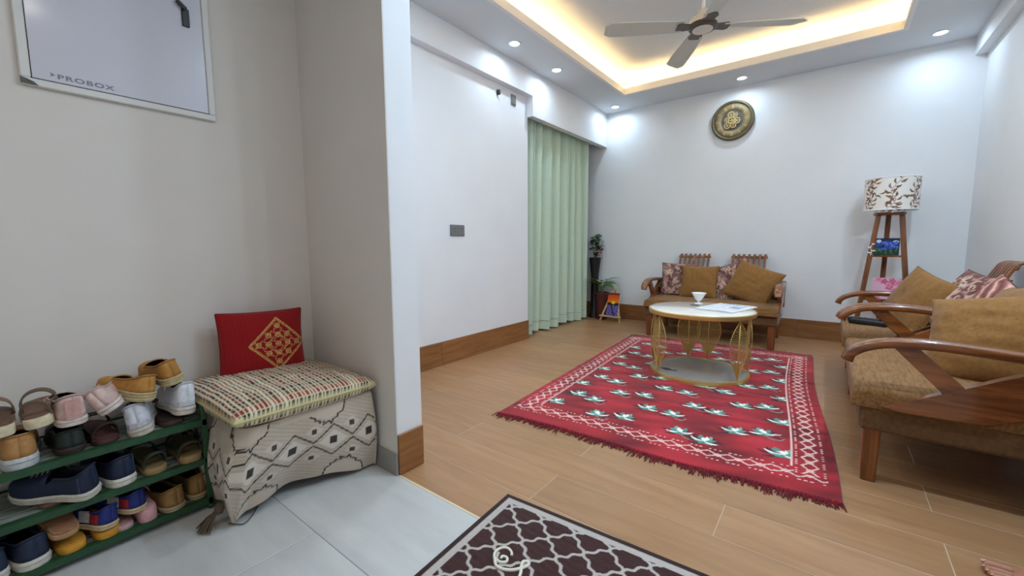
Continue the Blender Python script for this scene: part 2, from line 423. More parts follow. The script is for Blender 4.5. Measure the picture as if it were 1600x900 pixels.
# ================================================================== LIGHT FITTINGS
def downlight(x, y, z, w, colr, label, group='recessed ceiling downlights', spread=165):
    r = empty('downlight', (x, y, z), label=label, cat='ceiling light', group=group)
    MB().lathe([(0.036, -0.001), (0.038, -0.006), (0.046, -0.007), (0.052, -0.003), (0.052, 0.004), (0.036, 0.004)], 28).build('trim_ring', M_white, r, 'all')
    MB().lathe([(0.0001, -0.002), (0.036, -0.002)], 28, cap=False).build('diffuser', emit('downlight_diffuser', (0.9, 0.96, 1.0), 14.0) if 'downlight_diffuser' not in MATS else MATS['downlight_diffuser'], r)
    ld = bpy.data.lights.new('downlight_lamp', 'AREA'); ld.shape = 'DISK'; ld.size = 0.07; ld.energy = w; ld.color = colr; ld.spread = math.radians(spread)
    lo = bpy.data.objects.new('downlight_lamp', ld); lo.location = (0, 0, -0.009); link(lo, r)
    return r
for x, y, lab in ((-2.03, 2.68, 'round downlight nearest the camera in the row above the curtain wall'),
                  (-2.03, 3.30, 'round downlight in the middle of the row above the curtain wall'),
                  (-2.03, 4.56, 'round downlight in the ceiling corner beyond the curtain'),
                  (-0.76, 4.53, 'round downlight in the ceiling above the wall clock'),
                  (0.545, 4.50, 'round downlight in the ceiling above the floor lamp')):
    downlight(x, y, ZC, DOWN_W, COOL, lab)
for x, y in ((-1.40, 1.45), (-0.76, 1.45), (-0.1, 1.45), (0.545, 1.45), (0.545, 2.05), (0.545, 2.68), (0.545, 3.30)):  # added unseen downlights, stronger than the visible ones, to fill the room
    downlight(x, y, ZC, DOWN_W * 3.6, COOL, 'added fill downlight in the part of the ceiling out of view', 'added fill downlights out of view', 180)
for x, y in ((-0.6, -0.35), (0.35, 0.35)):  # added lamps behind the camera to brighten the entry walls
    downlight(x, y, ZC, ENTRY_FILL_W, NEUT, 'added fill downlight over the entry behind the camera', 'added entry fill downlights', 160)
# ================================================================== LIVING ROOM
# ---- curtain
cur = empty('curtain', (-2.375, 3.9, 0.02), label='long sage green curtain hanging in pleats from the pelmet', cat='curtain')
NY, NZ = 200, 24
uu, vv = np.meshgrid(np.linspace(0, 1, NY), np.linspace(0, 1, NZ))
ph = uu * 2 * PI * 7.5 + 0.5 * np.sin(uu * 9)
ytop = -0.58 + 1.20 * uu; ybot = -0.66 + 1.30 * uu
yy = ybot + (ytop - ybot) * vv ** 0.8
amp = 0.072 * (0.85 + 0.25 * np.sin(uu * 23))
xx = 1.12 * amp * np.sign(np.sin(ph)) * np.abs(np.sin(ph)) ** 0.75 + 0.005 * np.sin(ph * 2 + vv * 1.3) + 0.012 * (1 - vv) * np.sin(uu * 17 + 1)
yy = yy + 0.020 * np.sin(2 * ph) * (0.6 + 0.4 * vv)
zz = 2.085 * vv + (1 - vv) * (0.012 * np.sin(uu * 13))
cgrid('curtain_cloth', np.stack([xx, yy, zz], -1), None, M_curtain, cur)
MB().tube([(0, -0.66, 2.093), (0, 0.8, 2.093)], 0.009, 8).build('curtain_rail', M_white, cur)
hem = np.stack([xx[:2] * 1.02 + 0.003, yy[:2], np.stack([zz[0] + 0.09, zz[0] + 0.094])], -1)
cgrid('hem_stitching', hem, None, M_slat, cur)

# ---- fan
fan = empty('ceiling_fan', (-0.775, 3.12, 2.35), label='four-bladed ceiling fan hanging from the lit tray ceiling', cat='ceiling fan')
M_fanhub = mat('fan_cream', (222, 214, 196), 0.35); M_fanbr = mat('fan_bronze', (92, 80, 70), 0.35, 0.5); M_fanbl = mat('fan_blade_grey', (205, 202, 190), 0.45)
MB().lathe([(0.0, 0.29), (0.05, 0.285), (0.055, 0.25), (0.03, 0.22), (0.018, 0.21), (0.0, 0.21)], 24).build('canopy', M_fanhub, fan, 'all')
MB().tube([(0, 0, 0.05), (0, 0, 0.25)], 0.012, 10).build('down_rod', M_white, fan, 'all')
MB().lathe([(0.0, 0.115), (0.03, 0.11), (0.04, 0.075), (0.075, 0.055), (0.086, 0.035), (0.086, 0.012), (0.0, 0.012)], 32).build('motor_housing', M_fanhub, fan, True)
MB().lathe([(0.0, 0.012), (0.09, 0.012), (0.092, -0.004), (0.082, -0.014), (0.0, -0.016)], 32).build('bottom_ring', M_fanbr, fan, True)
MB().lathe([(0.0, -0.0165), (0.064, -0.0165), (0.064, -0.02), (0.0, -0.021)], 32).build('bottom_cap', M_fanhub, fan, True)
for k in range(4):
    a = math.radians(33 + 90 * k); R = rotm(0, 0, a)
    mb = MB(); mb.prism([(0.07, -0.03), (0.15, -0.045), (0.17, -0.03), (0.17, 0.03), (0.15, 0.045), (0.07, 0.03)], 2, -0.004, 0.006)
    mb.v = [tuple(R @ np.array(p)) for p in mb.v]; mb.build('blade_bracket', M_fanbr, fan)
    tv = np.linspace(0, 1, 14); P = []
    for e in (-1, 1):
        r_ = []
        for zc in (0.008, 0.014):
            pass
    st = []
    for t in tv:
        w = 0.045 + 0.022 * math.sin(t * PI * 0.62); w *= 1.0 if t < 0.93 else math.sqrt(max(0.0, 1 - ((t - 0.93) / 0.075) ** 2)) * 0.75 + 0.25
        x = 0.13 + 0.52 * t
        st.append([(x, -w, 0.004 - 0.012), (x, w, 0.004 + 0.012), (x, w, 0.009 + 0.012), (x, -w, 0.009 - 0.012)])
    mb = MB(); V = [p for s4 in st for p in s4]; F = []
    for i in range(13):
        for j in range(4): F.append((i * 4 + j, i * 4 + (j + 1) % 4, i * 4 + 4 + (j + 1) % 4, i * 4 + 4 + j))
    F += [(3, 2, 1, 0), (52, 53, 54, 55)]
    mb.add([tuple(R @ np.array(p)) for p in V], F); mb.build('blade', M_fanbl, fan)

# ---- wall clock
clk = empty('wall_clock', (-0.862, YB, 2.125), label='round antique bronze wall clock with exposed brass gears', cat='clock')
Rw = rotm(PI / 2, 0, 0)   # local z -> -y
M_brz = mat('antique_bronze', (122, 112, 86), 0.45, 0.4, noise=(96, 86, 62), nscale=14); M_brs = mat('aged_brass', (220, 196, 140), 0.45, 0.3); M_clkface = mat('clock_face', (158, 140, 102), 0.55, 0.1, noise=(138, 120, 84), nscale=10); M_clkin = mat('clock_centre', (92, 86, 78), 0.6)
MB().lathe([(0.0, 0.0), (0.19, 0.0), (0.195, 0.012), (0.19, 0.03), (0.178, 0.036), (0.166, 0.03), (0.164, 0.02), (0.0, 0.018)], 48, rot=Rw).build('rim', M_brz, clk, 'all')
MB().lathe([(0.1, 0.019), (0.164, 0.021), (0.164, 0.023), (0.1, 0.0225), (0.1, 0.019)], 48, rot=Rw, cap=False).build('chapter_ring', M_clkface, clk, 'all')
MB().lathe([(0.0, 0.0195), (0.1, 0.0205)], 40, rot=Rw, cap=False).build('centre_plate', M_clkin, clk)
for k in range(12):
    a = 2 * PI * k / 12; n = (2, 1, 2, 3, 2, 2, 3, 3, 3, 2, 2, 3)[k]
    for q in range(n):
        off = (q - (n - 1) / 2) * 0.009
        c = np.array([math.sin(a) * 0.132 + math.cos(a) * off, -0.0245, math.cos(a) * 0.132 - math.sin(a) * off])
        MB().box(c, (0.0035, 0.003, 0.036), rotm(0, a, 0)).build('numeral_bar', M_brs, clk)
def gear(cx, cz, r, d, mt):
    mb = MB(); mb.lathe([(r * 0.78, d - 0.003), (r, d - 0.003), (r, d + 0.003), (r * 0.78, d + 0.003), (r * 0.78, d - 0.003)], 24, (cx, 0, cz), Rw, cap=False)
    for k in range(3): mb.box((cx, -d, cz), (r * 1.7, 0.004, r * 0.16), rotm(0, k * PI / 3, 0))
    mb.lathe([(0, d - 0.003), (r * 0.25, d - 0.003), (r * 0.25, d + 0.004), (0, d + 0.004)], 12, (cx, 0, cz), Rw)
    for k in range(14):
        a = 2 * PI * k / 14; mb.box((cx + math.cos(a) * r * 1.04, -d, cz + math.sin(a) * r * 1.04), (r * 0.16, 0.005, r * 0.14), rotm(0, -a, 0))
    return mb.build('gear', mt, clk)
for cx, cz, r, d in ((0, 0, 0.034, 0.034), (-0.012, 0.055, 0.03, 0.03), (0.032, 0.05, 0.018, 0.027), (0.042, -0.008, 0.03, 0.03), (0.012, -0.05, 0.024, 0.027), (-0.042, -0.045, 0.03, 0.03), (-0.05, 0.012, 0.022, 0.026), (0.012, -0.018, 0.02, 0.037)):
    gear(cx, cz, r, d, M_brs)

# ---- sockets and cable on the left wall
M_sock = mat('grey_socket', (120, 120, 118), 0.4, 0.2); M_hole = mat('socket_hole', (16, 16, 16), 0.6)
def socket(y, z, w, h, label, name, mods):
    r = empty(name, (XL, y, z), label=label, cat='socket')
    MB().box((0.005, 0, 0), (0.010, w, h), None, 0.003).build('plate', M_sock, r)
    for dy, ww in mods:
        p = MB().box((0.0115, dy, 0), (0.003, ww, h * 0.8), None, 0.001).build('module', M_sock, r)
        for py, pz in ((-0.009, 0.012), (0.009, 0.012), (0, -0.010)): MB().box((0.0132, dy + py, pz), (0.001, 0.004, 0.008)).build('pin_hole', M_hole, p)
    return r
socket(2.271, 1.012, 0.15, 0.085, 'grey double wall socket low on the white left wall', 'wall_socket', ((-0.036, 0.066), (0.036, 0.066)))
socket(2.985, 2.155, 0.065, 0.09, 'small grey socket high on the left wall under the beam', 'wall_socket', ((0, 0.05),))
cb = empty('cable_end', (XL, 2.77, 2.15), label='black cable outlet with short white wires high on left wall', cat='cable')
MB().box((0.014, 0, 0.01), (0.028, 0.03, 0.04), None, 0.006).build('outlet_cap', M_black, cb)
MB().tube(spline([(0.02, 0, -0.01), (0.035, 0.02, -0.04), (0.03, 0.05, -0.03), (0.02, 0.055, -0.06), (0.018, 0.03, -0.07)], 6), 0.0018, 6).build('wire', M_white, cb)
MB().tube(spline([(0.02, 0.0, -0.01), (0.025, -0.01, -0.03), (0.02, 0.015, -0.06)], 6), 0.0018, 6).build('wire', M_white, cb)

# ---- floor lamp
lx, ly = 0.35, 4.46
lamp = empty('floor_lamp', (lx, ly, 0), label='wooden tripod floor lamp with leaf-print drum shade and two shelves', cat='lamp')
def lpt(k, z):
    t = 1 - z / 1.13; r = 0.075 + 0.125 * t; a = math.radians((205, 335, 90)[k]); return np.array([r * math.cos(a), r * math.sin(a), z])
for k in range(3):
    MB().sweep([lpt(k, 0), lpt(k, 1.13)], rrect(0.034, 0.028, 0.006, 2), (0, 1, 0)).build('leg', M_teak_z, lamp)
def trishelf(z, th, sc=1.0):
    pts = [lpt(k, z) * sc for k in range(3)]; c2 = []
    for k in range(3):
        p = pts[k][:2]; q = pts[(k + 1) % 3][:2]; c2 += [p + (q - p) * 0.08, p + (q - p) * 0.92]
    return MB().prism([tuple(p) for p in c2], 2, z - th / 2, z + th / 2)
trishelf(0.795, 0.014).build('shelf', M_teak_x, lamp); trishelf(0.445, 0.014).build('shelf', M_teak_x, lamp)
MB().lathe([(0, 1.115), (0.095, 1.115), (0.1, 1.122), (0.1, 1.135), (0.095, 1.14), (0, 1.14)], 28).build('top_plate', M_teak_x, lamp, True)
MB().tube([(0, 0, 1.14), (0, 0, 1.24)], 0.014, 10).build('lamp_holder', M_white, lamp, 'all')
na, nz = 260, 70
A, Z = np.meshgrid(np.linspace(0, 2 * PI, na, endpoint=False), np.linspace(0, 0.245, nz))
rs = 0.165; cv = Cv(A * rs, Z, (236, 230, 220)); r = random.Random(3); per = 2 * PI * rs
for k in range(7):
    u0 = per * k / 7; pts = spline([(u0, 0.0), (u0 + 0.05, 0.07), (u0 + 0.02, 0.14), (u0 + 0.09, 0.245)], 6)
    for du in (0, per, -per):
        cv.line([(p[0] + du, p[1]) for p in pts], 0.0035, (138, 124, 100))
        for i in range(1, len(pts) - 1):
            d_ = pts[i + 1] - pts[i - 1]; an = math.atan2(d_[1], d_[0]) + (0.75 if i % 2 else -0.75)
            cv.leaf(pts[i][0] + du, pts[i][1], 0.046, 0.0068, an, ((134, 92, 70), (150, 110, 86), (118, 78, 58))[i % 3], 0.4 if i % 2 else -0.4)
for k in range(70):
    u, v = r.random() * per, r.random() * 0.245; a = r.choice((0.35, 0.6, 2.6, 2.9, 3.5, -0.3)) + r.uniform(-0.25, 0.25); c = r.choice(((118, 74, 48), (134, 92, 60), (102, 66, 46), (150, 112, 80)))
    for du in (0, per, -per): cv.leaf(u + du, v, 0.044, 0.006, a, c, r.choice((-0.5, 0.5)))
sh = cgrid('shade', np.stack([rs * np.cos(A), rs * np.sin(A), 1.155 + Z], -1), cv.C, M_vflat, lamp, closed=True)
sh.modifiers.new('thick', 'SOLIDIFY').thickness = 0.003
for zz in (1.155, 1.40):
    MB().lathe([(rs - 0.003, zz - 0.003), (rs + 0.002, zz - 0.003), (rs + 0.002, zz + 0.003), (rs - 0.003, zz + 0.003), (rs - 0.003, zz - 0.003)], 48, cap=False).build('shade_rim', M_white, sh, 'all')
mb = MB()
for k in range(3): mb.tube([(0, 0, 1.22), (rs * math.cos(k * 2.094), rs * math.sin(k * 2.094), 1.16)], 0.0025, 6)
mb.build('spider', M_dark, lamp)
# pictures on the lamp shelves
def canvas_pic(name, w, h, loc, rot, paint, label, d=0.014):
    r = empty(name, loc, rot, label=label, cat='painting')
    MB().box((0, d / 2, h / 2), (w, d, h)).build('canvas_block', M_white, r)
    U, V = np.meshgrid(np.linspace(-w / 2, w / 2, 60), np.linspace(0, h, 60)); c = Cv(U, V, (0, 0, 0)); paint(c, w, h)
    cgrid('painted_face', np.stack([U, np.full_like(U, -0.0008), V], -1), c.C, M_vflat, r); return r
def p_blue(c, w, h):
    c.C[:] = (22, 34, 70); c.fill(c.V < h * 0.35, (28, 52, 30)); r = random.Random(2)
    c.ell(-w * 0.32, h * 0.82, w * 0.1, w * 0.09, 0, (232, 232, 236)); c.ell(w * 0.35, h * 0.8, w * 0.12, w * 0.06, 0, (214, 218, 226))
    for k in range(16):
        u, v = r.uniform(-0.4, 0.4) * w, r.uniform(0.2, 0.75) * h
        for q in range(5): c.ell(u + 0.009 * math.cos(q * 1.257), v + 0.009 * math.sin(q * 1.257), 0.007, 0.005, q, r.choice(((58, 92, 190), (86, 124, 214), (40, 66, 160))))
    for k in range(14): c.leaf(r.uniform(-0.45, 0.45) * w, r.uniform(0, 0.2) * h, 0.05, 0.004, r.uniform(1.1, 2.0), (60, 110, 60), 0.2)
def p_pink(c, w, h):
    c.C[:] = (226, 176, 196); r = random.Random(5)
    for k in range(13):
        u, v = r.uniform(-0.45, 0.45) * w, r.uniform(0.05, 0.95) * h; col = r.choice(((216, 96, 134), (232, 130, 160), (180, 200, 196), (196, 80, 120)))
        for q in range(5): c.ell(u + 0.013 * math.cos(q * 1.257), v + 0.013 * math.sin(q * 1.257), 0.011, 0.008, q * 1.257, col)
        c.ell(u, v, 0.006, 0.006, 0, (120, 150, 140))
def p_sun(c, w, h):
    t = c.V / h
    top = np.array((214, 60, 22)); mid = np.array((250, 150, 30)); k = np.clip((t - 0.5) / 0.5, 0, 1)[..., None]
    c.C[:] = mid * (1 - k) + top * k
    c.fill(t > 0.93, (120, 44, 40)); c.ell(0, h * 0.53, w * 0.2, h * 0.12, 0, (255, 204, 60))
    c.fill(t < 0.5 + 0.05 * np.abs(np.sin(c.U / w * 7)) + 0.22 * np.abs(c.U / w) ** 1.5, (44, 34, 40))
    low = t < 0.46; c.fill(low, (104, 88, 160)); n = vnoise(c.U, c.V, 40, 3)
    c.fill(low & (n > 0.15), (140, 120, 190)); c.fill(low & (n < -0.3), (62, 56, 110)); c.fill(low & (np.abs(c.U - (0.25 - t) * w * 0.8) < w * 0.07), (50, 48, 80))
canvas_pic('flower_painting', 0.15, 0.135, (lx - 0.005, ly - 0.03, 0.803), (-0.12, 0, -0.1), p_blue, 'small dark blue flower painting on the upper shelf of the lamp')
canvas_pic('flower_painting', 0.19, 0.17, (lx + 0.02, ly - 0.045, 0.453), (-0.12, 0, -0.1), p_pink, 'small pink flower painting on the lower shelf of the lamp')
orn = empty('ornament', (lx - 0.1, ly - 0.06, 0.803), label='tiny white blossom ornament beside the blue painting on lamp shelf', cat='ornament')
MB().tube(spline([(0, 0, 0), (0.006, 0, 0.03), (-0.004, 0, 0.06), (0.01, 0, 0.085)], 5), 0.003, 6).build('stem', M_white, orn)
for (a, b) in ((0.012, 0.088), (-0.008, 0.06), (0.018, 0.035), (-0.01, 0.02)):
    MB().lathe([(0, -0.008), (0.01, -0.003), (0.012, 0.004), (0, 0.006)], 8, (a, -0.006, b)).build('blossom', M_porc, orn, 'all')

# ---- easel with sunset painting
es = empty('mini_easel', (-2.0, 4.53, 0), (0, 0, -0.12), label='small pale wooden easel standing by the back wall', cat='easel')
M_pine = mat('pale_pine', (214, 184, 138), 0.5, noise=(196, 164, 118), nscale=30, stretch=(6, 6, 1))
for sx in (-1, 1): MB().sweep([(sx * 0.13, -0.06, 0.0), (sx * 0.02, 0.045, 0.375)], rrect(0.02, 0.014, 0.003, 2), (0, 1, 0)).build('front_leg', M_pine, es)
MB().sweep([(0.0, 0.14, 0.0), (0.0, 0.05, 0.36)], rrect(0.018, 0.012, 0.003, 2), (0, 1, 0)).build('rear_leg', M_pine, es)
MB().box((0, -0.06, 0.062), (0.27, 0.04, 0.014), None, 0.002).build('ledge', M_pine, es)
MB().box((0, 0.043, 0.372), (0.05, 0.02, 0.02), None, 0.002).build('top_block', M_pine, es)
canvas_pic('sunset_painting', 0.15, 0.27, (-2.0 + 0.012, 4.53 - 0.055, 0.0695), (-0.22, 0, -0.12), p_sun, 'small sunset painting with purple foreground resting on the pine easel', 0.012)

# ---- plants in the corner
M_pot_d = mat('dark_plant_stand', (34, 28, 28), 0.4); M_pot_r = mat('red_brown_pot', (112, 52, 48), 0.4, noise=(92, 40, 38), nscale=8)
M_leaf_d = mat('dark_round_leaf', (38, 62, 32), 0.5, noise=(56, 78, 40), nscale=30); M_leaf_g = mat('fresh_green_leaf', (118, 172, 88), 0.45, noise=(90, 146, 66), nscale=18); M_leaf_p = mat('pink_leaf', (170, 110, 104), 0.5); M_stem = mat('plant_stem', (86, 66, 40), 0.6)
def leafmesh(l, w, fold=0.25):
    t = np.linspace(0, 1, 7); P = np.zeros((7, 3, 3))
    for i, q in enumerate(t):
        ww = w * math.sin(PI * q ** 0.8) if 0 < q < 1 else 0.0005
        for j, e in enumerate((-1, 0, 1)): P[i, j] = (e * ww, q * l, abs(e) * ww * fold - 0.25 * l * q * q)
    return P
def put_leaf(name, P, loc, R, mt, parent):
    V = P.reshape(-1, 3) @ np.array(R).T + np.array(loc); MB().grid(V.reshape(P.shape)).build(name, mt, parent, 'all')
pt = empty('potted_plant', (-2.3, 4.665, 0), label='tall dark plant stand with round dark leaves in the corner', cat='plant')
MB().lathe([(0, 0), (0.07, 0), (0.072, 0.02), (0.05, 0.06), (0.045, 0.5), (0.055, 0.6), (0.07, 0.72), (0.072, 0.74), (0.062, 0.74), (0.058, 0.7), (0, 0.7)], 24).build('vase', M_pot_d, pt, True)
r = random.Random(4)
for k in range(5):
    a = r.uniform(0, 6.28); e = (0.09 * math.cos(a), min(0.05, 0.09 * math.sin(a)), 0.74 + r.uniform(0.12, 0.26))
    MB().tube([(0, 0, 0.7), (e[0] * 0.4, e[1] * 0.4, 0.8), e], 0.003, 5).build('stem', M_stem, pt)
for k in range(46):
    a = r.uniform(0, 6.28); rr = r.uniform(0.01, 0.1); z = r.uniform(0.76, 1.0); rr *= 1.15 - (z - 0.76) * 2.6
    P = leafmesh(0.055, 0.03, 0.1); y_ = rr * math.sin(a)
    put_leaf('leaf', P, (rr * math.cos(a) + 0.02, min(y_, 0.05), z), rotm(r.uniform(-0.5, 1.0), r.uniform(-0.6, 0.6), r.uniform(0, 6.28)), M_leaf_d if (z > 0.83 or k % 3) else M_leaf_p, pt)
pg = empty('potted_plant', (-2.17, 4.60, 0), label='red-brown pot with fresh green leaves beside the easel', cat='plant')
MB().lathe([(0, 0), (0.06, 0), (0.066, 0.02), (0.075, 0.29), (0.082, 0.3), (0.082, 0.325), (0.072, 0.325), (0.068, 0.29), (0, 0.285)], 28).build('pot', M_pot_r, pg, True)
MB().lathe([(0, 0.286), (0.067, 0.288)], 20, cap=False).build('soil', M_stem, pg)
for k in range(19):
    a = -2.9 + k * 0.31 + r.uniform(-0.2, 0.2); l = r.uniform(0.12, 0.17); z = r.uniform(0.40, 0.47); q = 0.05
    if math.sin(a) > 0.5: l *= 0.45
    MB().tube([(0, 0, 0.285), (0.02 * math.cos(a), 0.02 * math.sin(a), 0.38), (q * math.cos(a), q * math.sin(a), z)], 0.003, 5).build('stem', M_leaf_g if k % 4 else M_leaf_p, pg)
    put_leaf('leaf', leafmesh(l, 0.046, 0.2), (q * math.cos(a), q * math.sin(a), z), rotm(0, 0, a - PI / 2) @ rotm(r.uniform(-0.1, 0.5), 0, 0), M_leaf_g if k % 5 else M_leaf_p, pg)

# ---- sofas: origin at the middle of the front edge on the floor, front towards local -y
def sofa(name, loc, rz, Wd, panels, label, cat, D=0.66):
    s = empty(name, loc, (0, 0, rz), label=label, cat=cat)
    hw = Wd / 2
    for sx in (-1, 1):
        MB().sweep([(sx * (hw - 0.055), 0.055, 0.0), (sx * (hw - 0.055), 0.055, 0.215)], rrect(0.058, 0.05, 0.008, 2), (0, 1, 0), scale=[0.9, 1.05]).build('leg', M_teak_z, s)
        MB().sweep([(sx * (hw - 0.055), D - 0.04, 0.0), (sx * (hw - 0.055), D - 0.08, 0.30)], rrect(0.045, 0.045, 0.008, 2), (0, 1, 0)).build('leg', M_teak_z, s)
    MB().box((0, D / 2 - 0.01, 0.255), (Wd - 0.03, D - 0.05, 0.105), None, 0.012).build('seat_base', M_apron, s)
    # seat cushion
    nx, ny = 40, 24; U, V = np.meshgrid(np.linspace(-1, 1, nx), np.linspace(-1, 1, ny))
    def rnd(q): return np.sign(q) * (1 - (1 - np.abs(q)) ** 2) ** 0.9
    X = rnd(U) * (hw - 0.012); Y = (rnd(V) + 1) / 2 * (D - 0.05) - 0.012
    H = ((1 - np.abs(U) ** 10) * (1 - np.abs(V) ** 8)) ** 0.5
    Zt = 0.30 + 0.066 * H + 0.012 * (1 - U ** 2) * (1 - V ** 2) + 0.004 * vnoise(X, Y, 5, 5) * H
    cgrid('seat_cushion', np.stack([X, Y, Zt], -1), None, M_brown, s)
    mb = MB(); mb.span((-hw + 0.012, -0.012, 0.29), (hw - 0.012, D - 0.062, 0.302), 0.004); mb.build('cushion_piping', M_brown, s)
    for sx in (-1, 1):
        xa = sx * (hw - 0.02)
        path = spline([(xa, -0.035, 0.462), (xa, -0.022, 0.492), (xa, 0.02, 0.522), (xa, 0.09, 0.542), (xa, 0.22, 0.548), (xa, 0.42, 0.535), (xa, D - 0.04, 0.522)], 6)
        n = len(path); sc = [(0.82 + 0.18 * min(1, i / 6), 0.95 + 0.12 * max(0, 1 - i / 6)) for i in range(n)]
        MB().sweep(path, rrect(0.062, 0.036, 0.014, 3), (0, 0, 1), scale=sc).build('armrest', M_teak, s, True)
        MB().prism([(0.09, 0.53), (0.16, 0.53), (0.285, 0.405), (0.235, 0.375)], 0, xa - 0.014, xa + 0.014).build('arm_support', M_teak, s)
        # rising side rail with a curved lower edge
        top = [(0.075, 0.306), (0.20, 0.372), (0.36, 0.462), (0.47, 0.518), (D - 0.02, 0.524)]
        bot = [(D - 0.02, 0.36), (0.48, 0.35), (0.40, 0.335), (0.33, 0.302), (0.12, 0.297)]
        MB().prism(top + bot, 0, xa - 0.016, xa + 0.016).build('side_rail', M_teak, s)
        MB().sweep([(xa, D - 0.03, 0.30), (xa, D - 0.01, 0.545)], rrect(0.04, 0.04, 0.008, 2), (0, 1, 0)).build('back_post', M_teak_z, s)
    MB().box((0, D - 0.075, 0.40), (Wd - 0.06, 0.03, 0.07), rotm(-0.25, 0, 0), 0.006).build('back_rail', M_teak_x, s)
    nsl = 7
    for pc in panels:
        for k in range(nsl):
            x0 = pc + (k - 3) * 0.043; x1 = pc + (k - 3) * 0.046
            path = spline([(x0, D - 0.105, 0.36), (x0, D - 0.07, 0.50), (x1, D - 0.035, 0.64), (x1, D + 0.01, 0.755), (x1, D + 0.035, 0.785), (x1, D + 0.062, 0.79)], 5)
            MB().sweep(path, rrect(0.024, 0.016, 0.005, 2), (0, -1, 0.3)).build('back_slat', M_teak_z, s, True)
        MB().box((pc, D + 0.022, 0.765), (0.315, 0.016, 0.026), rotm(-0.4, 0, 0), 0.004).build('top_rail', M_teak_x, s)
        MB().box((pc, D - 0.062, 0.50), (0.30, 0.014, 0.03), rotm(-0.25, 0, 0), 0.004).build('cross_rail', M_teak_x, s)
    return s
sofa('sofa', (-0.875, 4.0, 0), math.radians(1.5), 1.14, (-0.255, 0.25), 'brown two-seat wooden sofa standing along the back wall', 'sofa')
sofa('sofa', (0.105, 2.51, 0), -PI / 2, 1.08, (-0.25, 0.25), 'brown two-seat wooden sofa nearest the camera at right', 'sofa')
sofa('armchair', (0.095, 3.475, 0), -PI / 2, 0.78, (0.0,), 'brown wooden armchair between the near sofa and the floor lamp', 'armchair')

# ---- cushions
def cushion(name, Wd, Hh, T, loc, R, label, mt, paint=None, group=None, n=54, seed=0, cat='cushion', pinch=0.07, pw=0.42):
    U, V = np.meshgrid(np.linspace(-1, 1, n), np.linspace(-1, 1, n)); U = np.sin(U * PI / 2) * 0.35 + U * 0.65; V = np.sin(V * PI / 2) * 0.35 + V * 0.65
    X = U * Wd / 2 * (1 - pinch * (1 - V ** 2) * np.abs(U) ** 2); Z = V * Hh / 2 * (1 - pinch * (1 - U ** 2) * np.abs(V) ** 2)
    prof = (np.clip(1 - U ** 2, 0, 1) * np.clip(1 - V ** 2, 0, 1)) ** pw
    rad = np.maximum(np.abs(U), np.abs(V)); wr = 0.05 * T * vnoise(X, Z, 6, seed) + 0.03 * T * vnoise(X, Z, 14, seed + 1)
    Yf = -T / 2 * prof + wr * prof; Yb = T / 2 * prof
    C = None
    if paint: c = Cv(X, Z, (0, 0, 0)); paint(c, Wd, Hh); C = np.concatenate([c.C.reshape(-1, 3)] * 2)
    P = np.concatenate([np.stack([X, Yf, Z], -1).reshape(-1, 3), np.stack([X, Yb, Z], -1).reshape(-1, 3)])
    F = np.concatenate([grid_faces(n, n), grid_faces(n, n, n * n, True)])
    o = bpy.data.objects.new(name, fast_mesh(name, P, F, C, mt)); link(o)
    o.matrix_world = Matrix.Translation(Vector(loc)) @ R
    tag(o, label, cat, group)
    if mt is M_pillow or paint:
        ring = []
        k = np.linspace(-1, 1, 26); k = np.sin(k * PI / 2) * 0.35 + k * 0.65
        for (a, b) in [(q, -1) for q in k] + [(1, q) for q in k] + [(q, 1) for q in k[::-1]] + [(-1, q) for q in k[::-1]]:
            ring.append((a * Wd / 2 * (1 - pinch * (1 - b * b) * a * a), 0, b * Hh / 2 * (1 - pinch * (1 - a * a) * b * b)))
        MB().tube(ring, 0.0035, 5).build('piping', mt if not paint else MATS['maroon_piping'], o, 'all')
    return o
mat('maroon_piping', (92, 52, 44), 0.9)
def RM(rz=0, rx=0, ry=0): return Matrix.Rotation(rz, 4, 'Z') @ Matrix.Rotation(rx, 4, 'X') @ Matrix.Rotation(ry, 4, 'Y')
def damask(seed, base=(132, 94, 86)):
    def f(c, w, h):
        c.C[:] = base; r = random.Random(seed)
        for k in range(110):
            u, v = r.uniform(-0.5, 0.5) * w, r.uniform(-0.5, 0.5) * h
            c.leaf(u, v, 0.06, 0.010, r.uniform(0, 6.28), r.choice(((176, 132, 120), (200, 164, 148), (92, 58, 52))), r.choice((-0.8, 0.8)))
        for k in range(24):
            u, v = r.uniform(-0.48, 0.48) * w, r.uniform(-0.48, 0.48) * h
            c.scroll(u, v, r.uniform(0.02, 0.034), 0.007, r.choice(((222, 200, 172), (206, 170, 148))), r.uniform(0, 6.28), 1.0, r.choice((-1, 1)))
    return f
def stripes(c, w, h):
    c.C[:] = (140, 74, 66); n = vnoise(c.U, c.V, 5, 8); q = np.sin((c.U * 0.8 + c.V + 0.03 * n) * 110)
    c.fill(q > 0.35, (176, 112, 100)); c.fill(q > 0.85, (214, 172, 150)); c.fill(q < -0.75, (98, 52, 46))
cushion('throw_pillow', 0.36, 0.35, 0.11, (-1.235, 4.44, 0.535), RM(0.08, -0.28), 'upright scroll-patterned maroon pillow at left end of back sofa', M_vfab, damask(1), seed=1)
cushion('throw_pillow', 0.34, 0.33, 0.12, (-1.02, 4.35, 0.525), RM(0.05, -0.30), 'plain golden brown pillow upright between the two patterned pillows', M_pillow, seed=2)
cushion('throw_pillow', 0.37, 0.36, 0.11, (-0.74, 4.42, 0.545), RM(-0.05, -0.33, -0.42), 'tilted scroll-patterned maroon pillow in middle of back sofa', M_vfab, damask(2), seed=3)
cushion('throw_pillow', 0.40, 0.36, 0.13, (-0.555, 4.33, 0.53), RM(-0.1, -0.35, 0.36), 'plain golden brown pillow tilted on its corner beside right arm', M_pillow, seed=4)
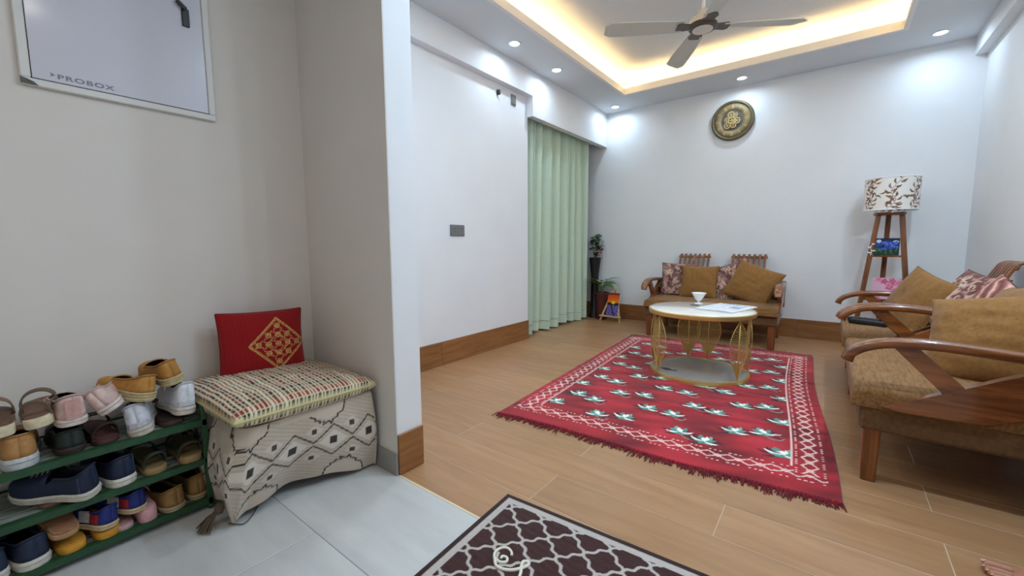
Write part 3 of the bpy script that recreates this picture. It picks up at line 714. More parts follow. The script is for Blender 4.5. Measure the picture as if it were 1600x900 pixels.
# armchair: leaning against the back (towards +x), faces -x
cushion('throw_pillow', 0.40, 0.38, 0.13, (0.44, 3.60, 0.53), RM(-1.05, -0.42, 0.28), 'plain golden brown pillow standing on the armchair seat', M_pillow, seed=5)
cushion('throw_pillow', 0.40, 0.38, 0.11, (0.60, 3.42, 0.56), RM(-1.3, -0.55, 0.1), 'maroon pillow with cream scrolls leaning on the armchair back', M_vfab, damask(3, (112, 62, 52)), seed=6)
cushion('throw_pillow', 0.38, 0.36, 0.11, (0.585, 2.86, 0.55), RM(-1.35, -0.5, 0.3), 'striped dusty pink pillow at far end of near sofa', M_vfab, stripes, seed=7)
cushion('throw_pillow', 0.40, 0.38, 0.12, (0.60, 2.66, 0.55), RM(-1.45, -0.5, -0.15), 'plain brown pillow half hidden behind the large one', M_pillow, seed=8)
cushion('throw_pillow', 0.44, 0.38, 0.19, (0.535, 2.36, 0.525), RM(-0.62, -0.50, -0.20), 'large plain golden brown pillow behind the nearest armrest', M_pillow, seed=9)
cushion('throw_pillow', 0.36, 0.34, 0.10, (0.655, 2.16, 0.53), RM(-1.5, -0.45, 0.0), 'dark scroll-patterned pillow at near end of near sofa', M_vfab, damask(4, (64, 50, 40)), seed=10)

# ---- remotes on the armchair seat
def remote(loc, rz, l, label):
    r = empty('remote_control', loc, (0, 0, rz), label=label, cat='remote control')
    MB().box((0, 0, 0.014), (0.056, l, 0.028), None, 0.006).build('body', M_black, r)
    for i in range(3):
        for j in range(6): MB().box((-0.014 + 0.014 * i, -l * 0.36 + 0.02 * j, 0.0288), (0.008, 0.010, 0.003)).build('button', MATS['remote_button'], r)
mat('remote_button', (96, 100, 104), 0.5)
remote((0.215, 3.47, 0.376), 1.1, 0.20, 'black remote control lying nearer the camera on armchair seat')
remote((0.20, 3.58, 0.376), 1.3, 0.17, 'black remote control lying behind the other on armchair seat')

# ---- rug
RA = math.radians(4.0); RW, RL = 1.45, 2.29
rug = empty('rug', (-1.365, 1.635, 0), (0, 0, RA), label='red velvet rug with lily flowers and a pink lattice border', cat='rug')
nu, nv = 363, 573
U, V = np.meshgrid(np.linspace(0, RW, nu), np.linspace(0, RL, nv))
RED = (160, 22, 34); PNK = (236, 190, 178)
c = Cv(U, V, RED)
n1 = vnoise(U, V, 3.2, 21) + 0.7 * vnoise(U, V, 8, 22); 
k = np.clip(n1 * 0.9, -1, 1)[..., None]
c.C = np.where(k > 0, c.C + k * (np.array((194, 40, 54)) - c.C), c.C + (-k) * (np.array((108, 10, 22)) - c.C))
ins = (U > 0.03) & (U < RW - 0.03)
def band(t, s_, m):
    p = 0.155; tri = np.abs(2 * np.mod(s_ / p, 1) - 1); tri2 = np.abs(2 * np.mod(s_ / p + 0.5, 1) - 1)
    lat = (np.abs(t - (0.24 + 0.52 * tri)) < 0.048) | (np.abs(t - (0.76 - 0.52 * tri)) < 0.048)
    small = np.abs(np.abs(t - 0.5) * 0.105 + np.abs(np.mod(s_ / p, 0.5) - 0.25) * p - 0.013) < 0.004
    tick = ((np.abs(t - 0.06) < 0.05) | (np.abs(t - 0.94) < 0.05)) & (np.mod(s_ / p * 8, 1) < 0.5) & (np.mod(s_ / p * 8, 4) < 3)
    c.fill(m & (lat | small | tick), PNK)
fb = (V > 0.10) & (V < 0.205); bb = (V > RL - 0.19) & (V < RL - 0.09)
sb0 = (U > 0.035) & (U < 0.14) & (V > 0.12) & (V < RL - 0.10); sb1 = (U > RW - 0.145) & (U < RW - 0.04) & (V > 0.12) & (V < RL - 0.10)
mid = (U > 0.035) & (U < RW - 0.04)
band((V - 0.10) / 0.105, U, fb & mid & ~((U < 0.14) & (V > 0.16)) & ~((U > RW - 0.145) & (V > 0.16)))
band((V - RL + 0.19) / 0.10, U, bb & mid)
band((U - 0.035) / 0.105, V, sb0 & (V > 0.16)); band((U - RW + 0.145) / 0.105, V, sb1 & (V > 0.16))
for uu_ in (0.148, RW - 0.153): c.fill((np.abs(U - uu_) < 0.0042) & (V > 0.205) & (V < RL - 0.19), PNK)
def lily(u0, v0, fl, S=0.88):
    m = (np.abs(U - u0) < 0.13) & (np.abs(V - v0) < 0.13); jj = np.where(m.any(1))[0]; ii = np.where(m.any(0))[0]
    if len(jj) == 0 or len(ii) == 0: return
    sl = (slice(jj[0], jj[-1] + 1), slice(ii[0], ii[-1] + 1)); sub = Cv(U[sl], V[sl], RED); sub.C = c.C[sl].copy()
    okm = (U[sl] > 0.155) & (U[sl] < RW - 0.16)
    for a, l in ((0.12, 0.10), (2.95, 0.10), (0.75, 0.08), (2.3, 0.085), (-0.5, 0.08), (3.7, 0.085)):
        sub.leaf(u0, v0 - 0.012, l * S, 0.009, a, (70, 22, 34), 0.3)
    for a, l, col in ((0.45, 0.062, (88, 142, 126)), (1.15, 0.07, (116, 170, 152)), (1.9, 0.066, (88, 142, 126)), (-0.9, 0.05, (102, 156, 140)), (-2.0, 0.05, (88, 142, 126)), (3.5, 0.05, (116, 170, 152)), (-0.3, 0.05, (88, 142, 126))):
        sub.leaf(u0, v0, l * S, 0.0115, a if fl > 0 else PI - a, col, 0.25 if math.cos(a) * fl < 0 else -0.25)
    for a, l in ((2.75, 0.072), (-0.15, 0.075), (1.45, 0.055)):
        sub.leaf(u0, v0 - 0.004, l * S, 0.0072, a if fl > 0 else PI - a, (232, 240, 226), 0.4 if (math.cos(a) * fl < 0) else -0.4)
    sub.ell(u0, v0 + 0.012, 0.011, 0.018, 0.3, (242, 246, 236))
    out = c.C[sl]; out[okm] = sub.C[okm]; c.C[sl] = out
for k in range(6):
    for dv, u0, f_ in ((0.30 + 0.01, 0.185, 1), (0.265, 0.455, -1), (0.31, 0.585, 1), (0.30, 0.865, -1), (0.265, 0.975, 1), (0.30, 1.265, 1), (0.49, 0.245, 1), (0.45, 0.365, -1), (0.50, 0.655, 1), (0.49, 0.79, -1), (0.445, 1.08, 1), (0.49, 1.20, -1)):
        v0 = dv + 0.37 * k
        if v0 < RL - 0.22: lily(u0, v0, f_)
        if f_ < 0 and v0 < RL - 0.24:
            c.line(spline([(u0 + 0.02, v0 - 0.05), (u0 + 0.05, v0 - 0.058), (u0 + 0.07, v0 - 0.03)], 4), 0.007, (120, 150, 138))
edge = np.minimum(np.minimum(U, RW - U), np.minimum(V, RL - V))
fold = 0.0
for v0, a in ((0.62, 0.003), (1.02, 0.004), (1.45, 0.004), (1.85, 0.003)): fold = fold + a * np.exp(-((V - v0 - 0.02 * np.sin(U * 5)) / 0.018) ** 2)
Zr = np.where(edge < 0.002, 0.0012, 0.010 + 0.0012 * n1 + fold)
Uw = U + np.where(U > RW - 0.2, 0.012 * np.sin(V * 3.1 + 0.4), 0); Vw = V + 0.012 * np.sin(U * 5.0) * (1 - V / RL)
cgrid('pile', np.stack([Uw, Vw, Zr], -1), c.C, M_vrug, rug)
mb = MB(); r = random.Random(9)
for end, v0, sg in ((0, 0.0, -1), (1, RL, 1)):
    for k in range(290):
        u = RW * (k + r.random()) / 290; l = r.uniform(0.022, 0.05) * (1.15 if math.sin(u * 26) > 0 else 0.75) * (1 if end == 0 else 0.7); du = r.uniform(-0.018, 0.018); w = 0.0032
        vb = v0 + 0.012 * math.sin(u * 5.0) * (1 if end == 0 else 0) - sg * 0.012
        mb.tube([(u, vb, 0.0085), (u + du * 0.4, vb + sg * l * 0.5, 0.0075), (u + du, vb + sg * (l + 0.012), 0.003)], w, 4, [1, 1, 0.5])
tag(mb.build('fringe', mat('rug_fringe', (122, 18, 32), 0.95, noise=(92, 12, 24), nscale=40), rug), kind='stuff')

# ---- coffee table
tb = empty('coffee_table', (-0.69, 3.02, 0.0105), label='round marble-topped coffee table on golden metal leaves', cat='table')
RT, RB = 0.335, 0.312
MB().lathe([(0, 0.43), (RT - 0.006, 0.43), (RT - 0.006, 0.447), (RT - 0.010, 0.450), (0, 0.450)], 64).build('top', M_marble, tb, True)
MB().lathe([(RT - 0.012, 0.418), (RT, 0.418), (RT + 0.003, 0.423), (RT + 0.003, 0.444), (RT - 0.005, 0.447), (RT - 0.005, 0.43), (RT - 0.012, 0.43), (RT - 0.012, 0.418)], 64, cap=False).build('top_rim', M_gold, tb, True)
MB().lathe([(RB - 0.014, 0.0), (RB + 0.002, 0.0), (RB + 0.004, 0.012), (RB + 0.002, 0.024), (RB - 0.014, 0.024), (RB - 0.014, 0.0)], 64, cap=False).build('base_ring', M_gold, tb, True)
MB().lathe([(0, 0.010), (RB - 0.013, 0.010), (RB - 0.013, 0.020), (0, 0.020)], 64).build('lower_glass', M_mirror, tb, True)
for rel in (-54, 48, -98, 96, -166, 168):
    a = math.radians(-77 + rel); t = np.array([-math.sin(a), math.cos(a), 0]); nrm = np.array([math.cos(a), math.sin(a), 0]); base = nrm * (RB - 0.006)
    lf = MB().tube([base + np.array([0, 0, 0.02]), base + np.array([0, 0, 0.425])], 0.0040, 8).build('leaf_stem', M_gold, tb, 'all')
    def hw_(q): return 0.082 * max(0.0, math.sin(PI * min(1, q) ** 1.25)) ** 0.9
    mb = MB(); mv = MB(); n = 22; z0, z1 = 0.03, 0.405
    for sgn in (-1, 1):
        ed = [base + t * sgn * hw_(i / 24) + np.array([0, 0, z0 + (z1 - z0) * i / 24]) for i in range(25)]
        mv.tube(ed, 0.0028, 6)
        for i in range(n):
            q = 0.16 + 0.76 * i / n; q2 = min(0.985, q + 0.06); w1 = hw_(q2)
            p0 = base + np.array([0, 0, z0 + (z1 - z0) * q]); p1 = base + t * sgn * w1 + np.array([0, 0, z0 + (z1 - z0) * q2])
            mb.sweep([p0, p1], [(0.0022, -0.0012), (0.0022, 0.0012), (-0.0022, 0.0012), (-0.0022, -0.0012)], tuple(nrm))
    mv.build('leaf_outline', M_gold, lf, 'all'); tag(mb.build('leaf_vein', M_goldleaf, lf), kind='stuff')
    P = np.zeros((9, 3, 3))
    for i in range(9):
        for j, e in enumerate((-1, 0, 1)): P[i, j] = base + t * e * hw_(i * 0.035) + np.array([0, 0, z0 + (z1 - z0) * i * 0.035])
    o = MB().grid(P).build('leaf_base_plate', M_goldleaf, lf); o.modifiers.new('thick', 'SOLIDIFY').thickness = 0.0015
# things on the table
gob = empty('dessert_glass', (-0.755, 3.235, 0.4615), label='white stemmed dessert cup standing on the marble table', cat='cup')
MB().lathe([(0, 0), (0.03, 0.001), (0.028, 0.005), (0.008, 0.009), (0.007, 0.018), (0.02, 0.026), (0.04, 0.06), (0.05, 0.078), (0.047, 0.078), (0.036, 0.058), (0.016, 0.03), (0, 0.028)], 14).build('cup_bowl', M_porc, gob, True)
MB().lathe([(0.048, 0.077), (0.052, 0.077), (0.052, 0.080), (0.048, 0.080), (0.048, 0.077)], 14, cap=False).build('cup_lip', M_porc, gob, 'all')
pp = empty('newspaper', (-0.545, 3.10, 0.4625), (0, 0, -0.25), label='folded white newspaper lying on the marble table', cat='newspaper')
def page(c, w, h):
    c.C[:] = (232, 235, 240)
    rr = random.Random(6)
    for col in range(4):
        u0 = -w / 2 + 0.012 + col * (w - 0.02) / 4
        for q in range(30):
            v = -h / 2 + 0.015 + q * 0.0115
            if rr.random() < 0.85: c.fill((c.U > u0) & (c.U < u0 + rr.uniform(0.6, 0.95) * (w / 4 - 0.012)) & (np.abs(c.V - v) < 0.002), (176, 182, 192))
    c.fill((np.abs(c.V - h * 0.40) < 0.014) & (np.abs(c.U) < w * 0.4) & (np.mod(c.U, 0.022) < 0.014), (120, 128, 142))
    c.fill((c.U > 0.02) & (c.U < 0.09) & (c.V > -0.02) & (c.V < 0.06), (150, 165, 185))
pw, phh = 0.25, 0.37
U, V = np.meshgrid(np.linspace(-pw / 2, pw / 2, 90), np.linspace(-phh / 2, phh / 2, 130)); cp = Cv(U, V, (0, 0, 0)); page(cp, pw, phh)
MB().box((0, 0, 0.002), (pw, phh, 0.004)).build('under_sheets', M_white, pp)
cgrid('front_page', np.stack([U, V, 0.0052 + 0.002 * np.sin(U * 14 + 1) ** 2 + 0.0 * V], -1), cp.C, M_vflat, pp)
wl_ = MB().tube(spline([(-0.05, 0, 0.002), (-0.02, 0.02, 0.002), (0.02, 0.005, 0.002), (0.0, -0.02, 0.002), (-0.03, -0.005, 0.002), (0.05, -0.01, 0.002), (0.06, 0.015, 0.002)], 6), 0.0018, 5).build('wire_loop', M_dark, None, 'all', loc=(-0.86, 2.89, 0.0312))
tag(wl_, 'thin dark wire loop lying on the lower glass of the table', 'wire')
wl_ = MB().tube(spline([(-0.04, 0, 0.002), (-0.01, 0.016, 0.002), (0.025, 0.0, 0.002), (0.0, -0.016, 0.002), (-0.04, 0.0, 0.002)], 6), 0.0016, 5).build('wire_loop', M_dark, None, 'all', loc=(-0.745, 3.12, 0.4612))
tag(wl_, 'thin dark wire loop lying on the marble top beside the cup', 'wire')
# ================================================================== ENTRY
# ---- distribution box on the entry wall
db = empty('distribution_box', (XE, 0.37, 1.378), label='white wall-mounted electrical distribution box with black latch', cat='electrical box')
M_boxw = mat('box_enamel', (205, 203, 212), 0.3, coat=0.3); M_boxf = mat('box_frame', (222, 219, 214), 0.4); M_seam = mat('dark_seam', (40, 36, 38), 0.8)
bw, bh = 0.488, 0.56
mb = MB(); t_ = 0.022
mb.span((0, -bw / 2, 0), (0.014, bw / 2, t_), 0.003); mb.span((0, -bw / 2, bh - t_), (0.014, bw / 2, bh), 0.003)
mb.span((0, -bw / 2, t_), (0.014, -bw / 2 + t_, bh - t_), 0.003); mb.span((0, bw / 2 - t_, t_), (0.014, bw / 2, bh - t_), 0.003)
mb.build('frame', M_boxf, db)
MB().span((0, -bw / 2 + t_ - 0.001, t_ - 0.001), (0.009, bw / 2 - t_ + 0.001, bh - t_ + 0.001)).build('recess', M_seam, db)
door = MB().span((0.002, -bw / 2 + t_ + 0.0018, t_ + 0.0018), (0.0145, bw / 2 - t_ - 0.0018, bh - t_ - 0.0018), 0.001).build('door', M_boxw, db)
mb = MB(); mb.box((0.018, 0.17, 0.345), (0.008, 0.022, 0.062), None, 0.002); mb.box((0.026, 0.158, 0.382), (0.008, 0.014, 0.034), rotm(0.9, 0, 0), 0.002)
mb.build('latch', M_black, door)
MB().add([(0.0148, -bw / 2, 0.002), (0.0148, -bw / 2 + 0.036, 0.002), (0.0148, -bw / 2 + 0.026, 0.012), (0.0148, -bw / 2, 0.022)], [(0, 1, 2, 3)]).build('worn_corner', mat('worn_paint', (70, 68, 62), 0.7, noise=(110, 106, 98), nscale=60), db)
cu = bpy.data.curves.new('lettering', 'FONT'); cu.body = 'PROBOX'; cu.size = 0.024; cu.space_character = 1.18; cu.offset = 0.0008
tmp = bpy.data.objects.new('tmp_text', cu); link(tmp); dg = bpy.context.evaluated_depsgraph_get(); me = bpy.data.meshes.new_from_object(tmp.evaluated_get(dg)); bpy.data.objects.remove(tmp)
me.materials.clear(); me.materials.append(mat('grey_print', (128, 126, 138), 0.5))
tx = bpy.data.objects.new('lettering', me); link(tx, door)
tx.matrix_local = Matrix(((0, 0, 1, 0.0149), (1.18, 0, 0, -bw / 2 + 0.075), (0, 0.8, 0, 0.034), (0, 0, 0, 1)))
MB().add([(0.0149, -bw / 2 + 0.06, 0.036), (0.0149, -bw / 2 + 0.072, 0.043), (0.0149, -bw / 2 + 0.06, 0.050), (0.0149, -bw / 2 + 0.063, 0.043)], [(0, 1, 2, 3)]).build('print_mark', MATS['grey_print'], door)

# ---- bench under a kilim cover
YB0, YB1, XF = 0.465, 0.915, -1.42
cov = empty('bench_cover', (0, 0, 0), label='beige geometric kilim draped over a low bench in the corner', cat='bench cover')
# profile runs: left side (from wall to front-left corner), front (to right), as one continuous skirt; s = distance along the rim
ns, nt_ = 300, 90
s_l = 0.46; s_f = YB1 - YB0; S = np.linspace(0, s_l + s_f + 0.02, ns); T = np.linspace(0, 1, nt_); SS, TT = np.meshgrid(S, T)
top = np.zeros((ns, 3)); bot = np.zeros((ns, 3)); rc = 0.05
for i, q in enumerate(S):
    if q < s_l - rc: top[i] = (XE + 0.015 + q, YB0, 0.325); nrm = (0, -1)
    elif q < s_l + rc:
        a = (q - (s_l - rc)) / (2 * rc) * PI / 2; top[i] = (XF - rc + rc * math.sin(a), YB0 + rc - rc * math.cos(a), 0.325)
    else: top[i] = (XF, min(YB0 + q - s_l, YB1), 0.325)
    f = np.clip((q - s_l) / s_f, -1, 1)
    if q < s_l - rc: bot[i] = (top[i][0] * 1.0, YB0 - 0.02 + 0.012 * math.sin(q * 22), 0.02)
    else:
        g = max(0, f); zb = 0.035 * math.sin(PI * min(1, g * 1.12)) ** 1.0 + 0.012
        bot[i] = (XF - 0.085 + 0.075 * g ** 1.6 + 0.012 * math.sin(g * 9), YB0 - 0.045 * (1 - g) + (top[i][1] - YB0) + 0.012 * g, zb)
        if q < s_l + rc:
            w_ = (q - (s_l - rc)) / (2 * rc); e0 = np.array((top[i][0], YB0 - 0.03, 0.02)); bot[i] = (1 - w_) * e0 + w_ * bot[i]
P = top[None] + (bot - top)[None] * TT[..., None]
wob = np.sin(SS * 26 + 1.0) * 0.010 * TT + 0.006 * np.sin(SS * 47) * TT
P[..., 0] += np.where(SS > s_l, wob, 0) + np.where(SS <= s_l, 0, 0.02 * np.sin(TT * PI)); P[..., 1] += np.where(SS <= s_l, wob - 0.03 * np.sin(TT * PI) * np.clip(SS / 0.2, 0, 1), 0)
P[..., 2] += 0
Uc = SS - s_l; Vc = (1 - TT) * 0.32
c = Cv(Uc, Vc, (196, 182, 164)); nz_ = vnoise(Uc, Vc * 3, 14, 31)[..., None]; c.C += nz_ * 8
LT = (214, 204, 190); DK = (62, 52, 46)
c.fill((np.abs(np.mod(Vc + 0.5 * Uc, 0.016) - 0.008) < 0.0035), (184, 170, 152))
pd = 0.132
for k in range(-4, 5):
    u0 = k * pd + 0.03
    # diamonds in a rising band, dark square inside a pale diamond
    for (du, v0, sz) in ((0, 0.165, 0.05), (pd / 2, 0.222, 0.034), (pd / 2, 0.105, 0.03)):
        d = np.abs(Uc - u0 - du) + np.abs(Vc - v0) * 1.15
        if sz == 0.05: c.fill(d < sz, LT)
        else: c.fill(d < sz * 0.9, (206, 194, 178))
        q = 0.015 if sz == 0.05 else 0.010
        c.fill((np.abs(Uc - u0 - du) < q * 0.85) & (np.abs(Vc - v0) < q), DK if sz == 0.05 else (74, 66, 60))
    for v0, h_ in ((0.165, 0.068),):
        c.line([(u0 - pd / 2, v0 + 0.006), (u0, v0 + h_), (u0 + pd / 2, v0 + 0.006)], 0.0055, DK); c.line([(u0 - pd / 2, v0 - 0.006), (u0, v0 - h_), (u0 + pd / 2, v0 - 0.006)], 0.0055, DK)
    # stepped medallions at hem and top
    for sgn, v0 in (((1, 0.0), (-1, 0.32)) if k % 2 == 0 else ()):
        st = [(-0.066, 0.0), (-0.060, 0.035), (-0.046, 0.042), (-0.046, 0.052), (-0.030, 0.058), (-0.030, 0.066), (-0.012, 0.064), (-0.018, 0.078), (0.004, 0.068), (0.012, 0.082), (0.018, 0.066), (0.036, 0.058), (0.036, 0.048), (0.054, 0.042), (0.060, 0.03), (0.066, 0.0)]
        uu0 = u0 + (pd / 2 if sgn > 0 else 0) - 0.02
        inside = np.abs(Uc - uu0) < 0.064; c.fill(inside & (np.abs(Vc - v0) < 0.05 - 0.4 * np.abs(Uc - uu0) + 0.01), (206, 190, 172))
        c.line([(uu0 + a_, v0 + sgn * b_) for a_, b_ in st], 0.0055, DK)
cl = cgrid('drape', P, np.clip(c.C, 0, 255), M_vfab, cov, flip=True); cl.modifiers.new('thick', 'SOLIDIFY').thickness = 0.004
tp = MB().prism([(XE + 0.012, YB0), (XF - 0.05, YB0), (XF - 0.014, YB0 + 0.014), (XF, YB0 + 0.05), (XF, YB1), (XE + 0.012, YB1)], 2, 0.300, 0.326).build('cover_top', mat('kilim_plain', (200, 184, 164), 0.95), cov)
mb = MB(); r = random.Random(12)
for k in range(60):
    a = r.uniform(-0.9, 0.9); l = r.uniform(0.05, 0.085)
    b0 = np.array([-1.515, 0.408, 0.055]); e = b0 + np.array([0.012 * math.sin(k) - 0.01, -l * math.cos(a) * 0.65, -0.05]) + np.array([0.03 * math.sin(a * 1.4), 0, 0])
    e[2] = max(0.003, e[2]); mb.tube([b0 + 0.006 * np.array([math.sin(k * 2.1), math.cos(k * 1.3), 0]), (b0 + e) / 2 + np.array([0, 0, 0.006]), e], 0.0022, 4)
mb.lathe([(0, 0.02), (0.012, 0.016), (0.014, 0), (0.01, -0.012), (0, -0.014)], 10, (-1.512, 0.412, 0.058))
tag(mb.build('tassel', M_rope, cov), 'brown yarn tassel at the hem corner')
MB().tube(spline([(-1.50, 0.43, 0.004), (-1.46, 0.46, 0.004), (-1.49, 0.50, 0.004), (-1.53, 0.53, 0.004)], 6), 0.0018, 5).build('loose_thread', M_rope, cov, 'all')
# woven seat cushion
def weave(c, w, h):
    c.C[:] = (222, 210, 180)
    a = np.mod(c.U, 0.0135) < 0.0078; row = np.floor((c.V + 0.5) / 0.026).astype(int) % 5
    colr = np.array([(138, 44, 34), (32, 31, 27), (110, 62, 40), (144, 50, 36), (34, 36, 28)], float)
    c.C[a] = colr[row[a]]
    c.fill((np.mod(c.V + 0.5, 0.026) < 0.0032), (206, 192, 156)); e = np.maximum(np.abs(c.U) / (w / 2), np.abs(c.V) / (h / 2)); c.fill(e > 0.985, (206, 194, 148))
mat('yellow_braid', (200, 186, 136), 0.9)
sc_ = cushion('seat_cushion', 0.50, 0.53, 0.115, (-1.655, 0.672, 0.362), Matrix.Rotation(0.03, 4, 'Z') @ Matrix.Rotation(-PI / 2 - 0.03, 4, 'X') @ Matrix.Rotation(PI / 2, 4, 'Y'), 'flat seat cushion woven in red, black and cream checks', M_vfab, weave, n=110, seed=12, pinch=0.015, pw=0.27)
sc_.children[0].data.materials[0] = MATS['yellow_braid']
def redcush(c, w, h):
    c.C[:] = (146, 14, 18); n = vnoise(c.U * 3, c.V, 30, 14); c.C += n[..., None] * np.array((10, 3, 3))
    G = (206, 172, 96); cu, cv_ = 0.045, -0.005; hd = 0.105
    d = np.abs(c.U - cu) + np.abs(c.V - cv_)
    c.fill(np.abs(d - hd) < 0.0028, G); c.fill(np.abs(d - hd * 0.93) < 0.0014, G)
    c.fill(np.abs(d - hd * 0.42) < 0.0016, (190, 150, 84))
    for i in range(-2, 3):
        for j in range(-2, 3):
            if abs(i) + abs(j) > 2 or (i == 0 and j == 0): 
                if not (i == 0 and j == 0): continue
            u, v = cu + i * 0.036, cv_ + j * 0.036
            c.ring(u, v, 0.0085, 0.004, G); c.ell(u, v, 0.003, 0.003, 0, (236, 206, 140))
            for q in range(4): c.leaf(u + 0.011 * math.cos(q * PI / 2 + 0.78), v + 0.011 * math.sin(q * PI / 2 + 0.78), 0.013, 0.0032, q * PI / 2 + 0.78, (190, 120, 80), 0.3)
mat('red_edge', (132, 14, 18), 0.9)
rc_ = cushion('red_cushion', 0.305, 0.265, 0.085, (-1.80, 0.683, 0.508), Matrix.Rotation(PI / 2 - 0.10, 4, 'Z') @ Matrix.Rotation(-0.16, 4, 'X') @ Matrix.Rotation(0.03, 4, 'Y'), 'bright red cushion with gold embroidered diamond leaning on the wall', M_vfab, redcush, n=130, seed=15, pinch=0.05)
rc_.children[0].data.materials[0] = MATS['red_edge']

# ---- shoe rack
RX0, RX1, RY0, RY1 = -1.905, -1.645, -0.36, 0.435
rack = empty('shoe_rack', (0, 0, 0), label='low green metal shoe rack with three slatted shelves', cat='shoe rack')
ZS = (0.035, 0.178, 0.315)
for xx_ in (RX0 + 0.008, RX1 - 0.008):
    for yy_ in (RY0 + 0.008, RY1 - 0.008): MB().box((xx_, yy_, 0.185), (0.016, 0.016, 0.37), None, 0.002).build('post', M_green, rack)
for yy_ in (RY0 + 0.008, RY1 - 0.008): MB().span((RX0 + 0.016, yy_ - 0.006, 0.352), (RX1 - 0.016, yy_ + 0.006, 0.364)).build('end_bar', M_green, rack)
for z in ZS:
    sh_ = MB().span((RX1 - 0.004, RY0, z - 0.016), (RX1, RY1, z + 0.004)).build('shelf', M_green, rack)
    MB().span((RX1 - 0.024, RY0, z + 0.002), (RX1 - 0.002, RY1, z + 0.005)).build('front_lip', M_green, sh_)
    MB().span((RX0, RY0, z - 0.016), (RX0 + 0.004, RY1, z + 0.004)).build('rear_rail', M_green, sh_)
    for yy_ in (RY0 + 0.02, RY1 - 0.03): MB().span((RX0, yy_, z - 0.014), (RX1 - 0.004, yy_ + 0.012, z - 0.002)).build('cross_bar', M_green, sh_)
    for k in range(5):
        xx_ = RX0 + 0.014 + k * 0.045; MB().span((xx_, RY0 + 0.004, z - 0.002), (xx_ + 0.036, RY1 - 0.004, z + 0.001)).build('slat', M_slat, sh_)

# ---- shoes
SW = [(0, 0), (0.012, 0.34), (0.04, 0.56), (0.09, 0.70), (0.18, 0.76), (0.32, 0.72), (0.46, 0.78), (0.6, 0.94), (0.72, 1.0), (0.82, 0.94), (0.9, 0.78), (0.95, 0.58), (0.985, 0.32), (1, 0)]
ST = [0, 0.012, 0.04, 0.08, 0.13, 0.2, 0.3, 0.4, 0.48, 0.54, 0.62, 0.7, 0.78, 0.85, 0.91, 0.95, 0.985, 1.0]
def sw(t): return float(np.interp(t, [a for a, b in SW], [b for a, b in SW]))
def outline(L, Wd, k=1.0, ext=0.0):
    a = [(-sw(t) * Wd / 2 * k, t * L * (1 + ext) - ext * L / 2) for t in ST]; b = [(sw(t) * Wd / 2 * k, t * L * (1 + ext) - ext * L / 2) for t in ST[-2:0:-1]]
    return a + b
CM = {}
def cmat(c, rough=0.7, noise=0.85, scale=60):
    key = tuple(c) + (rough,)
    if key not in CM: CM[key] = mat('shoe_%d_%d_%d' % tuple(c), c, rough, noise=tuple(int(q * noise) for q in c), nscale=scale, bmp=0.15, bscale=400)
    return CM[key]
def sole_mb(L, Wd, h0, h1, hb=None, k=1.03, waist=0.0):
    """h0 heel height, h1 toe height"""
    o = outline(L, Wd, k, 0.02); n = len(o); V = []; levels = ((0, 0.96), (0.12, 1.0), (0.88, 1.0), (1, 0.97))
    for lv, kk in levels:
        for x, y in o:
            t = min(1, max(0, y / L)); hh = h0 + (h1 - h0) * min(1, max(0, (t - 0.25) / 0.4)); spring = 0.006 * max(0, (t - 0.75) / 0.25) ** 2
            V.append((x * kk, L / 2 + (y - L / 2) * (1 - (1 - kk) * 0.4), hh * lv + spring))
    F = [tuple(range(n - 1, -1, -1))]
    for l in range(3): F += [(l * n + i, l * n + (i + 1) % n, l * n + n + (i + 1) % n, l * n + n + i) for i in range(n)]
    F.append(tuple(3 * n + i for i in range(n))); return MB().add(V, F)
def upper_mb(L, Wd, h0, h1, Hc, Ht, t_open, dip=0.25, flare=0.86):
    KW, KT = 5, 7; rows = []
    for t in ST:
        w = sw(t) * Wd / 2 * 0.98; zs = h0 + (h1 - h0) * min(1, max(0, (t - 0.25) / 0.4)) - 0.002 + 0.006 * max(0, (t - 0.75) / 0.25) ** 2
        opened = t < t_open
        if opened: H = Hc * (1 - dip * math.sin(PI * min(1, t / t_open))) * (1 - 0.30 * (t / t_open) ** 2)
        else:
            q = (t - t_open) / (1 - t_open); H = (Hc * 0.92 * (1 - q) + Ht * q) * (1.0 if q < 0.8 else math.sqrt(max(0.06, 1 - ((q - 0.8) / 0.2) ** 2)))
        pts = []; fl = flare if opened else 0.95; wt = 1.0 if opened else 0.55; lean = 0.006 * (1 - t * 8) if t < 0.12 else 0
        for j in range(KW): q = j / (KW - 1); pts.append((-w * (1 - (1 - fl) * q * q), t * L + lean * q, zs + H * wt * q))
        for j in range(1, KT + 1): b = PI * j / (KT + 1); pts.append((-w * fl * math.cos(b), t * L, zs + H * wt + (0 if opened else H * 0.45 * math.sin(b) ** 0.8)))
        for j in range(KW - 1, -1, -1): q = j / (KW - 1); pts.append((w * (1 - (1 - fl) * q * q), t * L + lean * q, zs + H * wt * q))
        rows.append(pts)
    n = 2 * KW + KT; V = [p for r_ in rows for p in r_]; F = []
    for i in range(len(ST) - 1):
        for j in range(n - 1):
            topf = KW - 1 <= j < KW + KT
            if topf and ST[i] < t_open: continue
            F.append((i * n + j, i * n + j + 1, (i + 1) * n + j + 1, (i + 1) * n + j))
    return MB().add(V, F)
